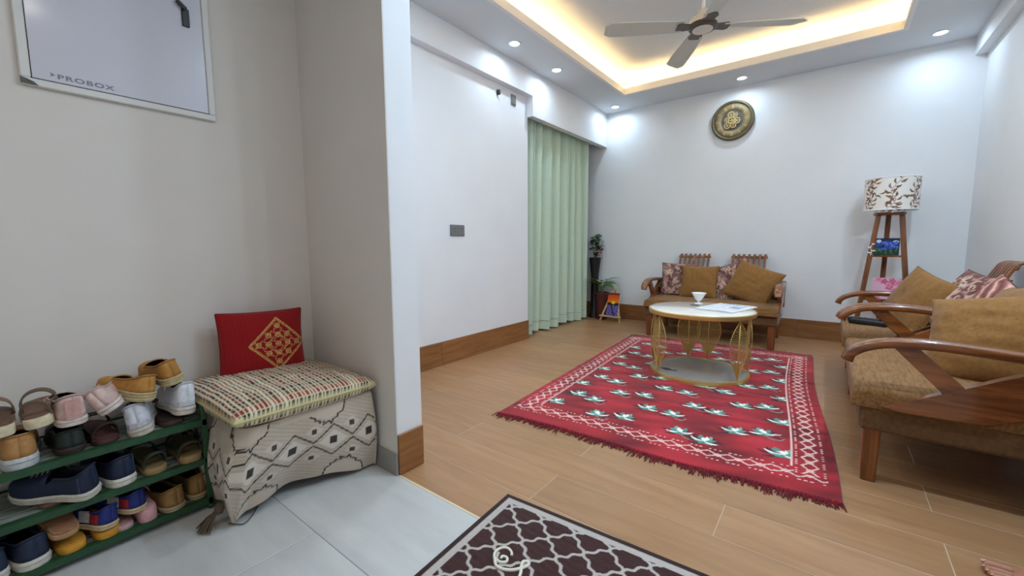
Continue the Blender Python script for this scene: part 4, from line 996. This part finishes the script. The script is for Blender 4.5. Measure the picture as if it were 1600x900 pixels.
def shoe(kind, heel, label, L=0.215, Wd=0.082, h0=0.022, h1=0.016, Hc=0.06, Ht=0.028, up=(120, 120, 120), so=(230, 225, 215), li=(30, 26, 24), yaw=0.0, pitch=0.0, roll=0.0, t_open=0.5, laces=None, weave=False, stripe=None, name='shoe', group='shoes on the rack', dip=0.25):
    """heel = world position of the heel's lower middle point; toe points to the wall"""
    r = empty(name, (0, 0, 0), label=label, cat='sandal' if kind == 'sandal' else 'shoe', group=group)
    r.matrix_world = Matrix.Translation(Vector(heel)) @ Matrix.Rotation(PI / 2 + yaw, 4, 'Z') @ Matrix.Rotation(pitch, 4, 'X') @ Matrix.Rotation(roll, 4, 'Y')
    so_ = sole_mb(L, Wd, h0, h1).build('sole', cmat(so), r, True)
    if weave:
        n = 26; ol = outline(L, Wd, 1.05, 0.03)
        for lv in (0.3, 0.62, 0.9):
            path = [(x, y, (h0 if y < L * 0.4 else h1) * lv + 0.001) for x, y in ol] + [ol[0] + ((h0) * lv + 0.001,)]
            MB().tube(path, 0.0035, 5).build('jute_braid', cmat((206, 184, 140)), so_)
    elif kind != 'sandal':
        ol = outline(L, Wd, 1.045, 0.025); path = [(x, y, (h0 + (h1 - h0) * min(1, max(0, (y / L - 0.25) / 0.4))) * 0.62) for x, y in ol]; path.append(path[0])
        MB().tube(path, 0.0016, 4).build('sole_line', cmat(tuple(int(q * 0.8) for q in so)), so_)
    if kind == 'sandal':
        MB().prism([(x, y) for x, y in outline(L, Wd, 0.94, -0.03)], 2, h0 + (0.0005), h0 + 0.004).build('footbed', cmat(li), r)
        for (t, hh, wd) in ((0.66, 0.048, 0.034),) + (((0.12, 0.05, 0.016),) if t_open > 0.4 else ()):
            path = []; w = sw(t) * Wd / 2 * 1.0
            for k in range(13):
                b = PI * k / 12; path.append((-w * math.cos(b), t * L + (0.0 if t > 0.4 else -0.02 * math.sin(b) ** 2), h0 - 0.004 + hh * math.sin(b) ** 0.7))
            MB().sweep(path, rrect(0.004, wd, 0.0018, 2), (0, 1, 0.01)).build('strap', cmat(up), r, True)
        if t_open > 0.45:
            for sx in (-1, 1): MB().sweep([(sx * sw(0.3) * Wd / 2, L * 0.12, h0 + 0.012), (sx * sw(0.4) * Wd / 2 * 1.02, L * 0.40, h0 + 0.016), (sx * sw(0.6) * Wd / 2 * 1.0, L * 0.6, h0 + 0.012)], rrect(0.004, 0.014, 0.0018, 2), (0, 0, 1)).build('strap', cmat(up), r, True)
        return r
    u = upper_mb(L, Wd, h0, h1, Hc, Ht, t_open, dip).build('upper', [cmat(up), cmat(li)], r, 'all')
    md = u.modifiers.new('thick', 'SOLIDIFY'); md.thickness = 0.0042; md.offset = -1; md.material_offset = 1
    MB().prism([(x, y) for x, y in outline(L, Wd, 0.86, -0.06)], 2, max(h0, h1) - 0.001, max(h0, h1) + 0.004).build('insole', cmat(li), r)
    ed = []
    for t in ST:
        if t < t_open: ed.append((-sw(t) * Wd / 2 * 0.98 * 0.86, t * L + (0.006 * (1 - t * 8) if t < 0.12 else 0), h0 + (h1 - h0) * min(1, max(0, (t - 0.25) / 0.4)) - 0.002 + Hc * (1 - dip * math.sin(PI * t / t_open)) * (1 - 0.30 * (t / t_open) ** 2)))
    MB().tube([(-x, y, z) for x, y, z in ed[::-1]] + ed[1:], 0.0032, 6).build('collar', cmat(tuple(int(q * 0.9) for q in up)), u)
    if laces:
        for k in range(4):
            t = t_open + 0.05 + 0.06 * k; q = (t - t_open) / (1 - t_open); H = Hc * 0.92 * (1 - q) + Ht * q; w = sw(t) * Wd / 2 * 0.5; z = h1 + H * 0.97
            MB().tube([(-w, t * L, z - 0.008), (-w * 0.4, t * L + 0.004, z + 0.002), (w * 0.4, t * L + 0.008, z + 0.002), (w, t * L + 0.012, z - 0.008)], 0.0028, 5).build('lace', cmat(laces), u)
    for sp in (stripe or ()):
        col_, y0, y1, z0, z1 = sp
        pts = []
        for k in range(7):
            t = y0 + (y1 - y0) * k / 6; w = sw(abs(t)) * Wd / 2 * 1.0; pts.append((math.copysign(w, t) if t != 0 else 0, abs(t) * L - (0.0035 if abs(t) < 0.05 else 0)))
        V = []
        for x, y in pts:
            V += [(x * 1.0, y - 0.001, h0 + z0), (x * 0.96, y + 0.001, h0 + z1)]
        o = MB().add(V, [(2 * k, 2 * k + 2, 2 * k + 3, 2 * k + 1) for k in range(6)]).build('side_patch', cmat(col_), u); o.modifiers.new('thick', 'SOLIDIFY').thickness = 0.002
    return r
NAVY = (26, 36, 62); TAN = (196, 138, 62); PINK = (224, 190, 180); CREAM = (232, 214, 178)
XH = -1.652
z0_, z1_, z2_ = [z + 0.005 for z in ZS]
# top shelf, lower layer
shoe('shoe', (XH + 0.0, 0.028, z2_), 'tan clog with pale grey sole at left end of top shelf', Hc=0.062, Ht=0.04, up=(190, 136, 78), so=(206, 208, 208), li=(40, 30, 24), Wd=0.088, h0=0.030, h1=0.024, t_open=0.45, dip=0.05)
shoe('shoe', (XH - 0.012, 0.122, z2_), 'dark green shoe under the pink slip-on shoe', Hc=0.05, up=(30, 40, 34), so=(56, 34, 28), li=(14, 12, 12), Wd=0.084, h0=0.018)
shoe('sandal', (XH - 0.012, 0.196, z2_), 'dark maroon sandal on top shelf left of the white sneakers', up=(52, 34, 28), so=(74, 36, 30), li=(92, 50, 42), Wd=0.08, h0=0.016, h1=0.014, yaw=0.1, name='sandal')
shoe('shoe', (XH + 0.002, 0.268, z2_), 'white sneaker at middle of top shelf under tan espadrille', Hc=0.078, Ht=0.036, up=(222, 222, 228), so=(214, 200, 186), li=(70, 74, 80), Wd=0.082, h0=0.026, h1=0.02, yaw=-0.2, roll=-0.16, laces=(230, 230, 232), stripe=(((198, 196, 200), -0.1, 0.1, 0.004, 0.018),))
shoe('sandal', (XH - 0.015, 0.352, z2_), 'dark maroon sandal under the white sneaker at right end', up=(40, 30, 30), so=(66, 36, 32), li=(50, 30, 28), Wd=0.088, h0=0.016, h1=0.014, name='sandal', t_open=0.3)
shoe('shoe', (XH - 0.002, 0.385, z2_ + 0.028), 'white sneaker standing upright at right end of top shelf', Hc=0.082, Ht=0.036, up=(232, 232, 236), so=(228, 214, 200), li=(26, 26, 28), Wd=0.080, h0=0.026, h1=0.02, yaw=0.05, roll=0.08, laces=(236, 236, 238), stripe=(((206, 204, 208), -0.1, 0.1, 0.004, 0.018),))
# top shelf, upper layer
shoe('sandal', (XH + 0.004, 0.002, z2_ + 0.097), 'cream-soled sandal at far left on top of the tan clog', up=(146, 112, 84), so=CREAM, li=(110, 78, 58), Wd=0.074, h0=0.028, h1=0.02, yaw=0.05, name='sandal', t_open=0.3)
shoe('sandal', (XH + 0.004, 0.066, z2_ + 0.100), 'brown thong sandal with cream sole beside the pink shoe', up=(112, 88, 66), so=CREAM, li=(132, 98, 76), Wd=0.074, h0=0.028, h1=0.02, yaw=-0.12, roll=-0.12, name='sandal')
shoe('shoe', (XH + 0.0, 0.132, z2_ + 0.082), 'pale pink slip-on shoe lying level on the dark green one', Hc=0.068, Ht=0.03, up=PINK, so=(240, 220, 208), li=(52, 30, 28), Wd=0.084, h0=0.020, h1=0.016, t_open=0.55, yaw=0.08, stripe=(((206, 160, 152), -0.02, 0.02, 0.0, 0.055),))
shoe('shoe', (XH + 0.0, 0.208, z2_ + 0.098), 'pale pink slip-on shoe tipped on its side on top shelf', Hc=0.062, Ht=0.03, up=(226, 194, 184), so=(236, 216, 206), li=(60, 36, 32), Wd=0.082, h0=0.020, h1=0.016, t_open=0.55, yaw=-0.25, roll=-0.55)
shoe('shoe', (XH + 0.004, 0.288, z2_ + 0.104), 'tan espadrille with braided sole, lower of the pair', Hc=0.056, Ht=0.03, up=TAN, so=(214, 194, 150), li=(66, 44, 30), Wd=0.080, h0=0.026, h1=0.016, weave=True, yaw=0.35, roll=0.22, t_open=0.6, pitch=0.05)
shoe('shoe', (XH - 0.01, 0.366, z2_ + 0.135), 'tan espadrille with braided sole, topmost on the rack', Hc=0.058, Ht=0.03, up=(190, 132, 58), so=(214, 194, 150), li=(60, 40, 28), Wd=0.080, h0=0.026, h1=0.016, weave=True, yaw=0.12, roll=-0.20, t_open=0.6)
# middle shelf
shoe('shoe', (XH + 0.014, 0.158, z1_ + 0.008), 'navy canvas sneaker turned sideways on the middle shelf', L=0.2, Hc=0.072, Ht=0.036, up=NAVY, so=(226, 218, 202), li=(50, 52, 58), Wd=0.086, h0=0.024, h1=0.02, yaw=0.82, roll=-0.16, pitch=0.10, laces=(150, 140, 116), stripe=(((48, 62, 96), -0.11, -0.09, 0.002, 0.05),), t_open=0.45)
shoe('shoe', (XH + 0.004, 0.224, z1_), 'navy canvas sneaker with heel out on the middle shelf', Hc=0.064, Ht=0.034, up=NAVY, so=(234, 226, 214), li=(40, 42, 50), Wd=0.088, h0=0.026, h1=0.02, yaw=0.25, laces=(170, 164, 150), stripe=(((56, 72, 110), 0.05, 0.07, 0.0, 0.06),))
shoe('sandal', (XH + 0.0, 0.298, z1_), 'olive strap sandal beside the navy sneaker on middle shelf', up=(60, 66, 50), so=(168, 136, 90), li=(128, 108, 68), Wd=0.08, h0=0.022, h1=0.018, yaw=0.1, name='sandal')
shoe('sandal', (XH + 0.004, 0.386, z1_), 'olive strap sandal at right end of the middle shelf', up=(66, 70, 54), so=(176, 144, 96), li=(136, 116, 74), Wd=0.084, h0=0.024, h1=0.018, yaw=-0.05, name='sandal')
shoe('sandal', (XH - 0.02, 0.075, z1_), 'flat brown sandal under the sideways navy sneaker', up=(110, 78, 58), so=(120, 84, 62), li=(96, 66, 50), Wd=0.078, h0=0.010, h1=0.010, yaw=-0.1, name='sandal', t_open=0.3)
# bottom shelf
shoe('shoe', (XH + 0.004, -0.040, z0_), 'navy sneaker at far left of the bottom shelf', Hc=0.062, Ht=0.034, up=(36, 48, 72), so=(226, 220, 206), li=(34, 36, 42), Wd=0.088, h0=0.026, h1=0.02, yaw=0.2, laces=(168, 160, 140))
shoe('shoe', (XH + 0.004, 0.036, z0_), 'navy sneaker second from left on the bottom shelf', Hc=0.062, Ht=0.034, up=(32, 42, 68), so=(226, 220, 206), li=(34, 36, 42), Wd=0.088, h0=0.026, h1=0.02, yaw=0.3, laces=(168, 160, 140))
shoe('sandal', (XH + 0.002, 0.104, z0_), 'yellow-orange flat slipper beside navy sneaker on bottom shelf', up=(214, 150, 50), so=(222, 156, 48), li=(214, 150, 50), Wd=0.078, h0=0.022, h1=0.02, yaw=0.15, name='slipper', t_open=0.3)
shoe('sandal', (XH + 0.006, 0.092, z0_ + 0.052), 'tan slipper with worn footbed resting on the yellow slipper', up=(176, 134, 92), so=(186, 146, 104), li=(172, 120, 84), Wd=0.08, h0=0.014, h1=0.012, yaw=0.15, pitch=0.28, name='slipper', t_open=0.3, L=0.2)
shoe('sandal', (XH + 0.002, 0.176, z0_), 'yellow-orange flat slipper under the blue and red sneaker', up=(214, 150, 50), so=(222, 156, 48), li=(206, 146, 60), Wd=0.074, h0=0.024, h1=0.02, yaw=0.12, name='slipper', t_open=0.3)
BLUE = (26, 40, 112); REDP = (176, 36, 34)
def child(heel, lab, yaw, roll=0.0):
    shoe('shoe', heel, lab, L=0.165, Wd=0.070, Hc=0.052, Ht=0.03, up=BLUE, so=(224, 196, 150), li=(30, 30, 40), h0=0.016, h1=0.014, yaw=yaw, roll=roll, laces=(220, 218, 210),
         stripe=((REDP, -0.30, -0.12, 0.004, 0.03), (REDP, 0.12, 0.30, 0.004, 0.03), ((214, 210, 204), -0.52, -0.32, 0.004, 0.036), ((214, 210, 204), 0.32, 0.52, 0.004, 0.036)))
child((XH + 0.006, 0.182, z0_ + 0.030), 'blue and red children sneaker on the yellow slipper', 0.45, 0.1)
child((XH + 0.0, 0.252, z0_ + 0.044), 'blue and red children sneaker on the pink shoe', 0.55, 0.05)
shoe('sandal', (XH - 0.004, 0.212, z0_), 'dusty pink slipper half hidden between the children sneakers', up=(196, 158, 156), so=(206, 166, 164), li=(190, 150, 148), Wd=0.060, h0=0.016, h1=0.014, yaw=0.1, name='slipper', t_open=0.3, L=0.16)
shoe('sandal', (XH + 0.002, 0.268, z0_), 'pink slipper with tall heel under the children sneaker', up=(226, 168, 172), so=(226, 168, 172), li=(228, 176, 178), Wd=0.062, h0=0.040, h1=0.024, yaw=0.1, name='slipper', t_open=0.3, L=0.16)
shoe('shoe', (XH + 0.002, 0.340, z0_), 'tan leather loafer at right of the bottom shelf', Hc=0.062, Ht=0.034, up=(158, 120, 66), so=(190, 170, 130), li=(84, 60, 38), Wd=0.084, h0=0.016, h1=0.012, yaw=0.28, t_open=0.55, laces=(170, 158, 130))
shoe('shoe', (XH - 0.012, 0.402, z0_), 'tan leather loafer at far right end of the bottom shelf', Hc=0.068, Ht=0.034, up=(150, 112, 60), so=(186, 164, 122), li=(70, 50, 34), Wd=0.072, h0=0.018, h1=0.014, yaw=0.05, t_open=0.55)

# ---- door mat
mt_ = empty('door_mat', (-0.873, 1.100, 0.0), (0, 0, math.radians(3.4)), label='dark brown door mat with grey trellis pattern and script letter', cat='mat')
MW, MH = 0.80, 0.50; nu, nv = 330, 210
U, V = np.meshgrid(np.linspace(0, MW, nu), np.linspace(-MH, 0, nv))
c = Cv(U, V, (62, 32, 30)); nn = vnoise(U, V, 30, 41)[..., None]; c.C += nn * 4
p = 0.1165
a2 = (U - V) / p; b2 = (U + V) / p
la = a2 + 0.045 * np.sin(4 * PI * b2); lb = b2 + 0.045 * np.sin(4 * PI * a2)
lat = (np.abs(np.mod(la + 0.5, 1) - 0.5) < 0.058) | (np.abs(np.mod(lb + 0.5, 1) - 0.5) < 0.058)
GR = (186, 176, 168); c.fill(lat, GR)
e = np.minimum(np.minimum(U, MW - U), np.minimum(-V, MH + V)); c.fill(e < 0.040, GR); c.fill(e < 0.018, (52, 28, 26))
c.C += vnoise(U, V, 90, 42)[..., None] * 5
Zm = np.where(e < 0.002, 0.001, np.where(e < 0.018, 0.010, 0.0085 + 0.0006 * vnoise(U, V, 40, 43)))
cgrid('mat_pile', np.stack([U, V, Zm], -1), np.clip(c.C, 0, 255), M_vrug, mt_)
M_script = mat('cream_script', (226, 220, 204), 0.7)
mb = MB()
mb.tube(spline([(0.232, -0.255, 0.0105), (0.222, -0.243, 0.0105), (0.205, -0.238, 0.0105), (0.190, -0.247, 0.0105), (0.184, -0.268, 0.0105), (0.194, -0.288, 0.0105), (0.216, -0.294, 0.0105), (0.232, -0.284, 0.0105), (0.226, -0.270, 0.0105), (0.212, -0.272, 0.0105), (0.212, -0.282, 0.0105)], 6), 0.0042, 6)
mb.tube(spline([(0.194, -0.288, 0.0105), (0.222, -0.312, 0.0105), (0.262, -0.300, 0.0105), (0.290, -0.262, 0.0105), (0.282, -0.250, 0.0105), (0.272, -0.262, 0.0105), (0.290, -0.300, 0.0105), (0.300, -0.350, 0.0105), (0.292, -0.400, 0.0105), (0.262, -0.425, 0.0105), (0.240, -0.405, 0.0105)], 6), 0.0048, 6)
mb.v = [(x_ - 0.05, y_ + 0.014, z_) for x_, y_, z_ in mb.v]
mb.build('script_letter', M_script, mt_, 'all')

# ---- person at the right: only the bare toes show in the picture
M_skin = mat('skin', (186, 132, 104), 0.55, noise=(168, 114, 88), nscale=20); M_trs = mat('charcoal_trousers', (44, 44, 50), 0.9); M_shirt = mat('grey_shirt', (120, 124, 132), 0.9); M_hair = mat('black_hair', (20, 18, 18), 0.7); M_nail = mat('toe_nail', (206, 160, 136), 0.35)
def skinmesh(name, pts, edges, rad, mt, parent, root=0, sub=2):
    me = bpy.data.meshes.new(name); bm = bmesh.new(); ly_ = bm.verts.layers.skin.verify(); vs_ = []
    for i, p in enumerate(pts):
        v = bm.verts.new(p); rr = rad[i]; v[ly_].radius = (rr, rr) if np.isscalar(rr) else rr; v[ly_].use_root = (i == root); vs_.append(v)
    for a_, b_ in edges: bm.edges.new((vs_[a_], vs_[b_]))
    bm.to_mesh(me); bm.free(); me.materials.append(mt); o = bpy.data.objects.new(name, me); link(o, parent)
    sk = o.modifiers.new('skin', 'SKIN'); sk.use_smooth_shade = True; sk.branch_smoothing = 0.3; ss = o.modifiers.new('sub', 'SUBSURF'); ss.levels = sub; ss.render_levels = sub
    return o
# local frame: person faces -x, stands at (0.60, 1.68)
per = empty('person', (0.572, 1.498, 0), (0, 0, math.radians(-8)), label='bare foot of a person standing at the right edge', cat='person')
def leg(sy, fx):
    y_ = 0.075 * sy; pts = []; ed = []; rad = []
    def A(p, r_, prev=None):
        pts.append(p); rad.append(r_)
        if prev is not None: ed.append((prev, len(pts) - 1))
        return len(pts) - 1
    return y_
pts = [(0, 0, 0.80)]; rad = [(0.10, 0.13)]; ed = []
def A(p, r_, prev):
    pts.append(p); rad.append(r_); ed.append((prev, len(pts) - 1)); return len(pts) - 1
sp1 = A((0.0, 0, 0.95), (0.095, 0.125), 0); sp2 = A((0, 0, 1.12), (0.10, 0.14), sp1); sp3 = A((0.01, 0, 1.24), (0.075, 0.12), sp2); nk = A((0.005, 0, 1.32), 0.045, sp3); hd1 = A((-0.01, 0, 1.39), 0.07, nk); hd2 = A((-0.01, 0, 1.47), 0.078, hd1); A((0, 0, 1.53), 0.05, hd2)
feet = []
for sy in (-1, 1):
    y_ = 0.08 * sy; k = A((0, y_, 0.72), 0.075, 0); k = A((-0.005, y_, 0.42), 0.052, k); k = A((0.012, y_, 0.26), 0.048, k); k = A((0.015, y_, 0.08), 0.034, k)
    hl = A((0.045, y_, 0.034), 0.031, k); md = A((-0.06, y_, 0.045), (0.030, 0.034), k); bl = A((-0.135, y_, 0.025), (0.022, 0.038), md)
    for q, (dy, ln, rr) in enumerate(((-0.030, 0.058, 0.0135), (-0.010, 0.056, 0.0095), (0.006, 0.050, 0.009), (0.020, 0.042, 0.0085), (0.032, 0.032, 0.008))):
        yy_ = y_ + dy * (-sy); m1 = A((-0.150, yy_, 0.020), rr * 0.95, bl); m2 = A((-0.150 - ln * 0.55, yy_, 0.0185), rr * 0.95, m1); A((-0.150 - ln, yy_, 0.012), rr, m2)
        feet.append((-0.150 - ln - 0.002, yy_, 0.012 + rr * 0.9, rr))
    sh = A((0.01, sy * 0.15, 1.22), 0.05, sp3); el = A((0.03, sy * 0.19, 0.98), 0.036, sh); wr_ = A((-0.02, sy * 0.19, 0.78), 0.025, el); pm = A((-0.035, sy * 0.185, 0.71), (0.016, 0.032), wr_)
    for q in range(4): f1 = A((-0.055 + 0.016 * q, sy * 0.182, 0.665), 0.0085, pm); A((-0.052 + 0.016 * q, sy * 0.172, 0.615 + 0.006 * abs(q - 1.5)), 0.0075, f1)
    th = A((-0.062, sy * 0.178, 0.70), 0.009, pm); A((-0.078, sy * 0.168, 0.665), 0.0085, th)
skinmesh('body', pts, ed, rad, M_skin, per)
for (x_, y_, z_, rr) in feet: MB().lathe([(0, 0.0012), (rr * 0.4, 0.0008), (rr * 0.5, -0.001)], 8, (x_ + rr * 0.3, y_, z_ + 0.0), rotm(0, -0.5, 0)).build('toe_nail', M_nail, per, 'all')
tp_ = [(0, 0, 0.84), (0, 0, 0.93)]; tr_ = [(0.112, 0.142), (0.105, 0.135)]; te = [(0, 1)]
for sy in (-1, 1):
    n_ = len(tp_); y_ = 0.08 * sy; tp_ += [(0, y_, 0.70), (-0.002, y_, 0.42), (0.012, y_, 0.24), (0.016, y_, 0.11)]; tr_ += [0.09, 0.068, 0.062, 0.058]; te += [(0, n_), (n_, n_ + 1), (n_ + 1, n_ + 2), (n_ + 2, n_ + 3)]
skinmesh('trousers', tp_, te, tr_, M_trs, per)
hp = [(0.0, 0, 0.80), (0, 0, 0.92), (0, 0, 1.08), (0.01, 0, 1.22), (0.008, 0, 1.30)]; hr = [(0.128, 0.156), (0.122, 0.150), (0.112, 0.15), (0.092, 0.13), (0.055, 0.06)]; he = [(0, 1), (1, 2), (2, 3), (3, 4)]
for sy in (-1, 1):
    n_ = len(hp); hp += [(0.01, sy * 0.152, 1.225), (0.03, sy * 0.19, 1.0), (-0.005, sy * 0.19, 0.85)]; hr += [0.062, 0.048, 0.042]; he += [(3, n_), (n_, n_ + 1), (n_ + 1, n_ + 2)]
skinmesh('shirt', hp, he, hr, M_shirt, per)
P = np.zeros((9, 20, 3))
for i in range(9):
    for j in range(20):
        th = (0.02 + 0.60 * i / 8) * PI * (0.8 if math.cos(2 * PI * j / 20) < -0.3 else 1.0); a_ = 2 * PI * j / 20; P[i, j] = (0.006 + 0.080 * math.sin(th) * math.cos(a_), 0.080 * math.sin(th) * math.sin(a_), 1.47 + 0.090 * math.cos(th))
MB().grid(P, True).build('hair', M_hair, per, 'all')
for sy in (-1, 1):
    MB().lathe([(0, 0.003), (0.005, 0.002), (0.006, 0)], 10, (-0.076, sy * 0.026, 1.445), rotm(0, -PI / 2, 0)).build('eye', M_hair, per, 'all')
MB().sweep([(-0.074, 0, 1.45), (-0.092, 0, 1.42), (-0.07, 0, 1.412)], rrect(0.022, 0.018, 0.006, 2), (0, 1, 0), [0.5, 1, 0.8]).build('nose', M_skin, per, 'all')
MB().box((-0.072, 0, 1.388), (0.010, 0.034, 0.007), None, 0.002).build('mouth', mat('lips', (150, 88, 80), 0.5), per)
